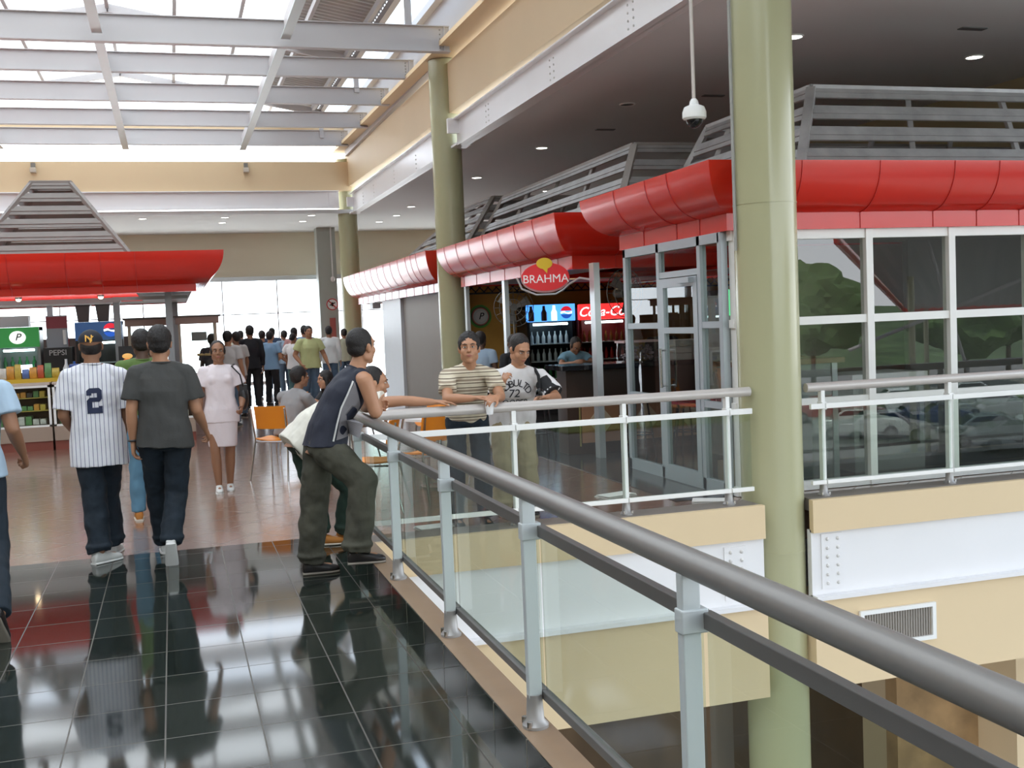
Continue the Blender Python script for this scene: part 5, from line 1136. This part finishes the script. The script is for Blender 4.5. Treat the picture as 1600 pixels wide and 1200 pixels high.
# man in white basketball style jersey
W = dict(pelvis=(2.79, 9.26, .90), waist=(2.79, 9.22, 1.03), chest=(2.79, 9.13, 1.15), neck=(2.80, 9.05, 1.295), head=(2.80, 8.98, 1.445), sR=(2.61, 9.05, 1.225), sL=(2.99, 9.05, 1.205), eR=(2.50, 8.98, 1.02), wR=(2.56, 8.76, 1.14), eL=(3.07, 8.86, 1.03), wL=(2.90, 8.60, 1.06),
         hR=(2.70, 9.26, .88), hL=(2.88, 9.26, .88), kR=(2.68, 9.2, .47), kL=(2.89, 9.18, .47), aR=(2.67, 9.24, .085), aL=(2.91, 9.23, .085))
t, j, q = person('man looking down in a long white jersey with dark sleeves and khaki trousers', (2.79, 9.15), PI, 1.72, W, True, skin='tan', head=(-.22, -.5), shirt=WHT, trousers=KHAKI, shoes=SHB, hair='buzz', hem=.66, sleeve=.78, shirt_loose=1.16, leg_r=1.2, curls=(.8, .9), build=1.06, torso_w=1.03, palms={'R': ((.2, -.3, .9), (.8, .1, 0), (0, 1, .2)), 'L': ((-.95, -.15, .0), (0, -.3, -1), (0, -1, .3))})
sh = child(t, 'shirt')
for s1 in 'LR':
    a, b = j['s'+s1], j['s'+s1].lerp(j['e'+s1], .80); mb = MB(); cap(mb, a.lerp(b, .30), b, .080, .088, 18, flat0=True, flat1=True); mb.build('dark_sleeve', BLACK if False else mat('black_cotton', (.012, .012, .014), .8), sh, True)
LT = mat('dark_grey_letters', (.07, .07, .08), .7)
M0 = face_M(Vector((0, -.55, .0)), (1, 0, 0), (0, .0, 1))
def chest(txt, size, x, z, rot=0., nm='lettering'):
    mb = text_mb(txt, size, .001, True); mb.v = [(vx, vy, 0) for vx, vy, vz in mb.v]
    Mx = Matrix.Rotation(rot, 4, 'Z'); xf(mb, Mx); xf(mb, Matrix.Translation((x, z, 0))); project(mb, M0, sh, .004, step=.02).build(nm, LT, sh)
for i_, chx in enumerate('NOBULTD'):
    a = math.radians(62-i_*(124/6)); chest(chx, .085, -.03-.125*math.sin(a), 1.045+.12*math.cos(a), a*.9)
chest('72', .10, -.04, 1.075); chest('COOPER', .07, -.04, .995)
MB().tube([j['sL']+Vector((-.045, .09, .07)), j['sL']+Vector((-.05, -.02, .075)), j['sL']+Vector((-.05, -.115, .02)), j['sL']+Vector((-.045, -.135, -.12)), j['sL']+Vector((-.04, -.12, -.25))], .014, 8).build('backpack_strap', mat('black_cotton', (.012, .012, .014), .8), t, True)
tag(MB().ell((2.80, 8.50, 1.11), (.032, .032, .034), None, 16, 12).lathe([(.02, 0), (.028, .03)], 2.80, 8.50, 1.065, 14).build('plastic_cup', glass('clear_plastic', (.8, .8, .8), 1.5), None, True), 'clear domed plastic cup held by the man in the white jersey', 'cup')
# person cut off by the left edge
W = dict(pelvis=(-1.17, 7.2, .95), waist=(-1.17, 7.2, 1.08), chest=(-1.16, 7.2, 1.28), neck=(-1.16, 7.2, 1.46), head=(-1.16, 7.22, 1.62), sR=(-.985, 7.2, 1.41), sL=(-1.35, 7.2, 1.41), eR=(-.93, 7.15, 1.18), wR=(-.905, 7.32, 1.02), eL=(-1.40, 7.1, 1.15), wL=(-1.42, 7.2, .92),
         hR=(-1.08, 7.2, .92), hL=(-1.26, 7.2, .92), kR=(-1.06, 7.15, .5), aR=(-1.015, 6.78, .17), kL=(-1.27, 7.45, .5), aL=(-1.27, 7.5, .085), toeR=(.1, .6, -.8), toeL=(0, 1, 0))
person('person in a light blue shirt cut off by the left edge of the photo', (-1.17, 7.2), 0, 1.74, W, True, skin='brown', shirt=SKB, trousers=DENIM, shoes=SHB, hair='short', sleeve=.62, curls=(1.3, .6), shirt_loose=1.05)
# seated couple
W = dict(pelvis=(1.25, 13.25, .52), waist=(1.27, 13.25, .63), chest=(1.33, 13.27, .80), neck=(1.38, 13.29, .975), head=(1.425, 13.31, 1.125), sR=(1.46, 13.12, .89), sL=(1.22, 13.42, .90), eR=(1.58, 13.22, .70), wR=(1.75, 13.42, .76), eL=(1.42, 13.62, .70), wL=(1.62, 13.62, .76),
         hR=(1.31, 13.18, .50), hL=(1.20, 13.34, .50), kR=(1.66, 13.36, .48), kL=(1.56, 13.55, .48), aR=(1.68, 13.38, .085), aL=(1.58, 13.6, .085))
person('seated man in a grey shirt seen from behind on an orange chair', (1.3, 13.25), 1.15, 1.72, W, True, skin='brown', shirt=mat('grey_shirt_cotton', (.27, .26, .26), .8, bump=.3, bscale=9, bdist=.02), trousers=mat('brown_trousers', (.10, .08, .07), .8), shoes=SHB, hair='short', sleeve=.7, hem=.90, build=1.08, vox=.009)
W = dict(pelvis=(2.02, 14.1, .52), waist=(2.0, 14.08, .63), chest=(1.94, 14.05, .77), neck=(1.87, 14.03, .91), head=(1.80, 14.0, 1.05), sR=(1.80, 14.18, .86), sL=(1.98, 13.9, .86), eR=(1.68, 14.05, .72), wR=(1.60, 13.9, .78), eL=(1.85, 13.72, .72), wL=(1.70, 13.72, .78),
         hR=(1.98, 14.18, .50), hL=(2.06, 14.02, .50), kR=(1.62, 14.0, .48), kL=(1.72, 13.86, .48), aR=(1.62, 13.95, .085), aL=(1.72, 13.8, .085))
person('seated dark-haired woman in black facing the seated man in grey', (2.0, 14.05), -2.2, 1.62, W, True, skin='tan', head=(.3, -.1), shirt=mat('black_cotton', (.012, .012, .014), .8), trousers=DENIM, shoes=SHB, hair='long', sleeve=.7, female=True, vox=.009)
# standing crowd by the window wall
cm = lambda n_, c: mat('cloth_'+n_, c, .85)
CR = [('man in a pale grey shirt at the left of the crowd', .95, 20.5, 1.70, .4, 'palegrey', (.55, .53, .52), 'short', 'tan'),
      ('man in a light shirt half hidden at the left of the crowd', 1.20, 22.5, 1.68, -.6, 'light', (.48, .46, .44), 'short', 'brown'),
      ('distant man in a cream shirt showing between the left figures of the crowd', 1.72, 30, 1.70, .2, 'cream', (.62, .60, .48), 'short', 'brown'),
      ('man in a dark suit standing with his back to the camera, biggest of the crowd', 1.60, 24.5, 1.80, -.1, 'suit', (.012, .012, .016), 'short', 'brown'),
      ('man in a navy shirt right behind the dark suit', 2.12, 28, 1.68, .3, 'navy', (.02, .03, .06), 'short', 'brown'),
      ('man in a light blue shirt and black trousers with folded arms', 2.10, 25.5, 1.66, .6, 'blue', (.22, .36, .52), 'short', 'tan'),
      ('tall distant man in dark blue behind the light blue shirt', 2.64, 31.3, 1.74, 0, 'dkblue', (.05, .08, .14), 'short', 'brown'),
      ('distant person in a pale blue shirt left of the woman in white', 2.76, 29.2, 1.66, -.5, 'pale_blue', (.30, .42, .52), 'short', 'brown'),
      ('man with dark hair in a salmon shirt behind the woman in white', 2.90, 28, 1.72, .4, 'salmon', (.50, .26, .24), 'short', 'brown'),
      ('woman in a white top and teal trousers with a hand on her hip', 2.66, 26, 1.60, .7, 'white', (.80, .78, .76), 'tied', 'brown'),
      ('man in a blue shirt just left of the lime shirt', 3.00, 26.7, 1.76, 0, 'midblue', (.18, .30, .46), 'short', 'brown'),
      ('stout man in a lime-yellow shirt facing the camera', 2.79, 24, 1.74, PI-.1, 'lime', (.50, .54, .26), 'short', 'tan'),
      ('man in a white shirt seen from behind, right of the lime shirt', 3.62, 27, 1.72, .2, 'offwhite', (.66, .68, .66), 'short', 'brown'),
      ('man in a beige shirt half hidden by the last olive column', 4.32, 29.3, 1.64, -.3, 'beige', (.50, .50, .36), 'short', 'brown'),
      ('person in a dark shirt beside the food cabinet', .72, 21.6, 1.66, .5, 'dark', (.06, .05, .06), 'short', 'dark')]
LG = {'teal': cm('teal', (.10, .20, .20)), 'black': cm('black', (.012, .012, .014)), 'jeans': cm('jeans', (.08, .13, .19))}
for i_, (lb, x, y, h_, hd, cn, cc, hr, sk) in enumerate(CR):
    J = {}
    if cn == 'blue': J = dict(eR=(.26, .0, 1.14), wR=(.10, .22, 1.12), eL=(-.26, .0, 1.14), wL=(-.06, .22, 1.10))
    if cn == 'lime': J = dict(eR=(.31, -.05, 1.15), wR=(.20, .08, .95), eL=(-.31, -.02, 1.15), wL=(-.38, .05, .92))
    if cn == 'white': J = dict(eR=(.36, -.05, 1.16), wR=(.17, .05, 1.0), eL=(-.34, -.05, 1.16), wL=(-.17, .05, 1.0))
    person(lb, (x, y), hd, h_, J, skin=sk, shirt=cm(cn, cc), trousers=LG['teal' if cn in ('white',) else ('black' if cn in ('suit', 'blue', 'navy', 'dark') else 'jeans')], shoes=SHB, hair=hr, sleeve=1.9 if cn in ('suit', 'offwhite') else .65,
           det=(cn in ('lime', 'blue')), vox=.011, build=1.22 if cn == 'lime' else 1.03, hem=.86, shirt_loose=1.05, female=hr == 'tied', collar=False, group='standing crowd by the far windows')
person('woman with dark hair serving inside the left kiosk', (-.66, 19.9), PI, 1.50, dict(), skin='tan', head=(0, -.3), shirt=cm('pinkshirt', (.35, .2, .2)), trousers=LG['black'], shoes=SHB, hair='tied', female=True, vox=.011, collar=False)
person('person in a light blue shirt seated at the bar, seen behind the striped shirt', (4.0, 14.6), .6, 1.55, dict(), skin='dark', shirt=cm('skyblue', (.30, .40, .50)), trousers=LG['jeans'], shoes=SHB, vox=.011, collar=False)
person('person in black with short dark hair behind the white jersey', (4.25, 13.9), -.3, 1.50, dict(), skin='dark', shirt=LG['black'], trousers=LG['black'], shoes=SHB, vox=.011, collar=False)
person('barmaid in a light blue shirt bending over the counter', (5.15, 14.25), PI, 1.56, dict(chest=(0, .12, 1.24), neck=(0, .22, 1.38), head=(0, .28, 1.48), sR=(.17, .2, 1.33), sL=(-.17, .2, 1.33), eR=(.26, .32, 1.2), wR=(.12, .47, 1.24), eL=(-.26, .32, 1.2), wL=(-.08, .47, 1.24)), skin='brown', head=(0, -.7), shirt=cm('aqua', (.16, .30, .38)), trousers=LG['jeans'], shoes=SHB, hair='tied', vox=.011, collar=False, female=True)
person('person in dark clothes standing behind the bar counter beside the glass shop', (6.55, 14.3), PI+.4, 1.62, dict(eL=(-.25, .2, 1.25), wL=(-.2, .42, 1.28)), skin='brown', shirt=LG['black'], trousers=LG['black'], shoes=SHB, vox=.011, collar=False)
person('person with reddish-brown hair bent behind the counter in the glass shop', (6.30, 10.5), PI+.5, 1.40, dict(head=(0, .05, 1.54)), skin='tan', head=(.2, -.5), shirt=cm('rust', (.28, .10, .06)), trousers=LG['black'], shoes=SHB, hair='long', hairm=mat('brown_hair', (.11, .045, .025), .6), vox=.011, collar=False)
# ------------------------------------------------------------------ outdoors behind the viewer (seen reflected in the shop windows)
ASPH = mat('asphalt', (.24, .235, .225), .85, var=.2, vscale=1)
o = MB().box(-60, 140, -120, -7, -4.75, -4.55).box(14, 140, -7, 60, -4.75, -4.55).build('ground', ASPH); struct(o)
o = MB().box(20, 90, -44, -40, -4.54, -4.45).build('ground', mat('grass_verge', (.20, .28, .05), .9, var=.4, vscale=1)); struct(o)
# hillside
mb = MB(); N = 40
vs = []
for i in range(N+1):
    for q in range(9):
        x = -60+i*6; y = -75-q*9; z = -4.6+.75*q*(1+.35*noise.noise(Vector((x*.03, q*.3, 0))))
        vs.append((x, y, z+1.2*noise.noise(Vector((x*.1, y*.1, 3)))))
mb.add(vs, [(i*9+q, (i+1)*9+q, (i+1)*9+q+1, i*9+q+1) for i in range(N) for q in range(8)])
o = mb.build('hillside', mat('wooded_hillside', (.10, .17, .06), .9, var=.6, vscale=.4), None, True); struct(o)
LF = mat('leaf_green', (.09, .17, .045), .8, var=.5, vscale=2); BK = mat('bark', (.12, .09, .06), .9)
def tree(x, y, h, r, lb):
    t = empty('tree', (x, y, -4.55), 0, lb, 'tree', 'trees beyond the parking area')
    MB().tube([(0, 0, 0), (.1, 0, h*.45), (.0, .1, h*.6)], [.22, .16, .08], 8).build('trunk', BK, t, True)
    bm = bmesh.new(); bmesh.ops.create_icosphere(bm, subdivisions=4, radius=1)
    for v in bm.verts:
        d = v.co.normalized(); k = 1+.28*noise.noise(d*2.3+Vector((x, y, 0)))+.14*noise.noise(d*7+Vector((x, 0, 0)))
        v.co = Vector((d.x*r*k, d.y*r*k, h*.65+d.z*r*.8*k))
    me = bpy.data.meshes.new('crown'); bm.to_mesh(me); bm.free(); me.materials.append(LF); o = bpy.data.objects.new('crown', me); COL.objects.link(o); o.parent = t
for i, (x, y, h, r) in enumerate(((39, -50, 7.5, 3.2), (47, -57, 9.5, 4.2), (57, -52, 8, 3.6), (66, -58, 9, 4))):
    tree(x, y, h, r, 'leafy tree beyond the parked cars, reflected in the shop windows, number %s along the row' % ('one', 'two', 'three', 'four', 'five', 'six')[i])
def car(x, y, rz, col, lb, n_):
    t = empty('car', (x, y, -4.55), rz, lb, 'car', 'parked cars outside')
    pm = mat(n_, col, .2, coat=.6); gm = mat('car_glass', (.02, .025, .03), .05); ty = mat('tyre', (.02, .02, .02), .8)
    prof = [(-2.1, .35), (-2.15, .75), (-1.95, .9), (-1.35, .95), (-.8, 1.38), (.45, 1.42), (1.1, .98), (1.95, .82), (2.15, .6), (2.1, .32)]
    body = MB(); n = len(prof); vs = []
    for yy, sc in ((-.84, .94), (-.78, 1), (.78, 1), (.84, .94)): vs += [(u, yy if v < 1 else yy*.82, .32+(v-.32)*(1 if abs(yy) < .8 else .97)) for u, v in prof]
    fs = [(k*n+i, k*n+(i+1) % n, (k+1)*n+(i+1) % n, (k+1)*n+i) for k in range(3) for i in range(n)]+[tuple(range(n)), tuple(range(4*n-1, 3*n-1, -1))]
    body.add(vs, fs).build('body', pm, t, bevel=.04)
    for s_ in (-1, 1): MB().add([(-1.15, s_*.80, 1.0), (-.72, s_*.73, 1.33), (.38, s_*.73, 1.36), (.88, s_*.80, 1.0)], [(0, 1, 2, 3)]).build('side_window', gm, t)
    MB().add([(.52, -.62, 1.40), (.52, .62, 1.40), (1.06, .66, 1.02), (1.06, -.66, 1.02)], [(0, 1, 2, 3)]).build('windscreen', gm, t)
    MB().add([(-.87, -.62, 1.37), (-.87, .62, 1.37), (-1.33, .66, .99), (-1.33, -.66, .99)], [(0, 1, 2, 3)]).build('rear_window', gm, t)
    for wx in (-1.3, 1.32):
        for s_ in (-1, 1):
            w = MB().tube([(wx, s_*.68, .31), (wx, s_*.86, .31)], .31, 20).build('wheel', ty, t, True); MB().tube([(wx, s_*.855, .31), (wx, s_*.87, .31)], .18, 14).build('hub', CHROME, w, True)
CC = [('white', (.82, .82, .82)), ('silver', (.5, .52, .54)), ('white', (.82, .82, .82)), ('dark blue', (.03, .05, .14)), ('silver', (.5, .52, .54)), ('red', (.45, .03, .03)), ('white', (.82, .82, .82)), ('grey', (.2, .21, .22)), ('silver', (.5, .52, .54))]
for i, (x, y, a) in enumerate(((33.5, -21.5, .5), (39, -23, .55), (31, -27.5, .5), (36, -29, .5), (41.5, -30.5, .5), (34, -35, .5), (40, -36.5, .5), (47, -30, .5), (46, -38, .5))):
    car(x, y, a, CC[i][1], '%s car parked outside, reflected in the shop windows, %s' % (CC[i][0], ('nearest of all', 'right of the nearest white one', 'second row left', 'second row middle', 'second row right', 'third row left', 'third row middle', 'second row far right', 'third row right')[i]), 'car_'+CC[i][0].replace(' ', '_'))
# entrance canopy roof with red edge
t = empty('entrance_canopy', (0, 0, 0), 0, 'corrugated entrance canopy with red edge outside, reflected in the upper shop windows', 'canopy')
mb = MB(); vs = []; ys = [14+k*.25 for k in range(72)]
for i, x in enumerate(ys): vs += [(x, -3, 3.25+(.05 if i % 2 else 0)), (x+15, -21, 1.45+(.05 if i % 2 else 0))]
mb.add(vs, [(2*i, 2*i+2, 2*i+3, 2*i+1) for i in range(71)]).build('roof_sheet', OPQ, t)
MB().bar((13.9, -3, 3.2), (28.9, -21, 1.4), .08, .25).bar((28.9, -21.05, 1.4), (46.8, -21.05, 1.4), .08, .25).build('red_edge', RED, t)
for x, y, z in ((21, -10, 2.5), (29.5, -20.5, 1.45), (38, -20.5, 1.45)): MB().cyl(x, y, -4.55, z, .10, 16).build('post', OLIVE, t, True)
for (a, b) in (((17, -4, 3.2), (23, -10, -.5)), ((23, -4, 3.2), (17.5, -8, .5))): MB().tube([a, b], .05, 8).build('brace', GREYW, t, True)
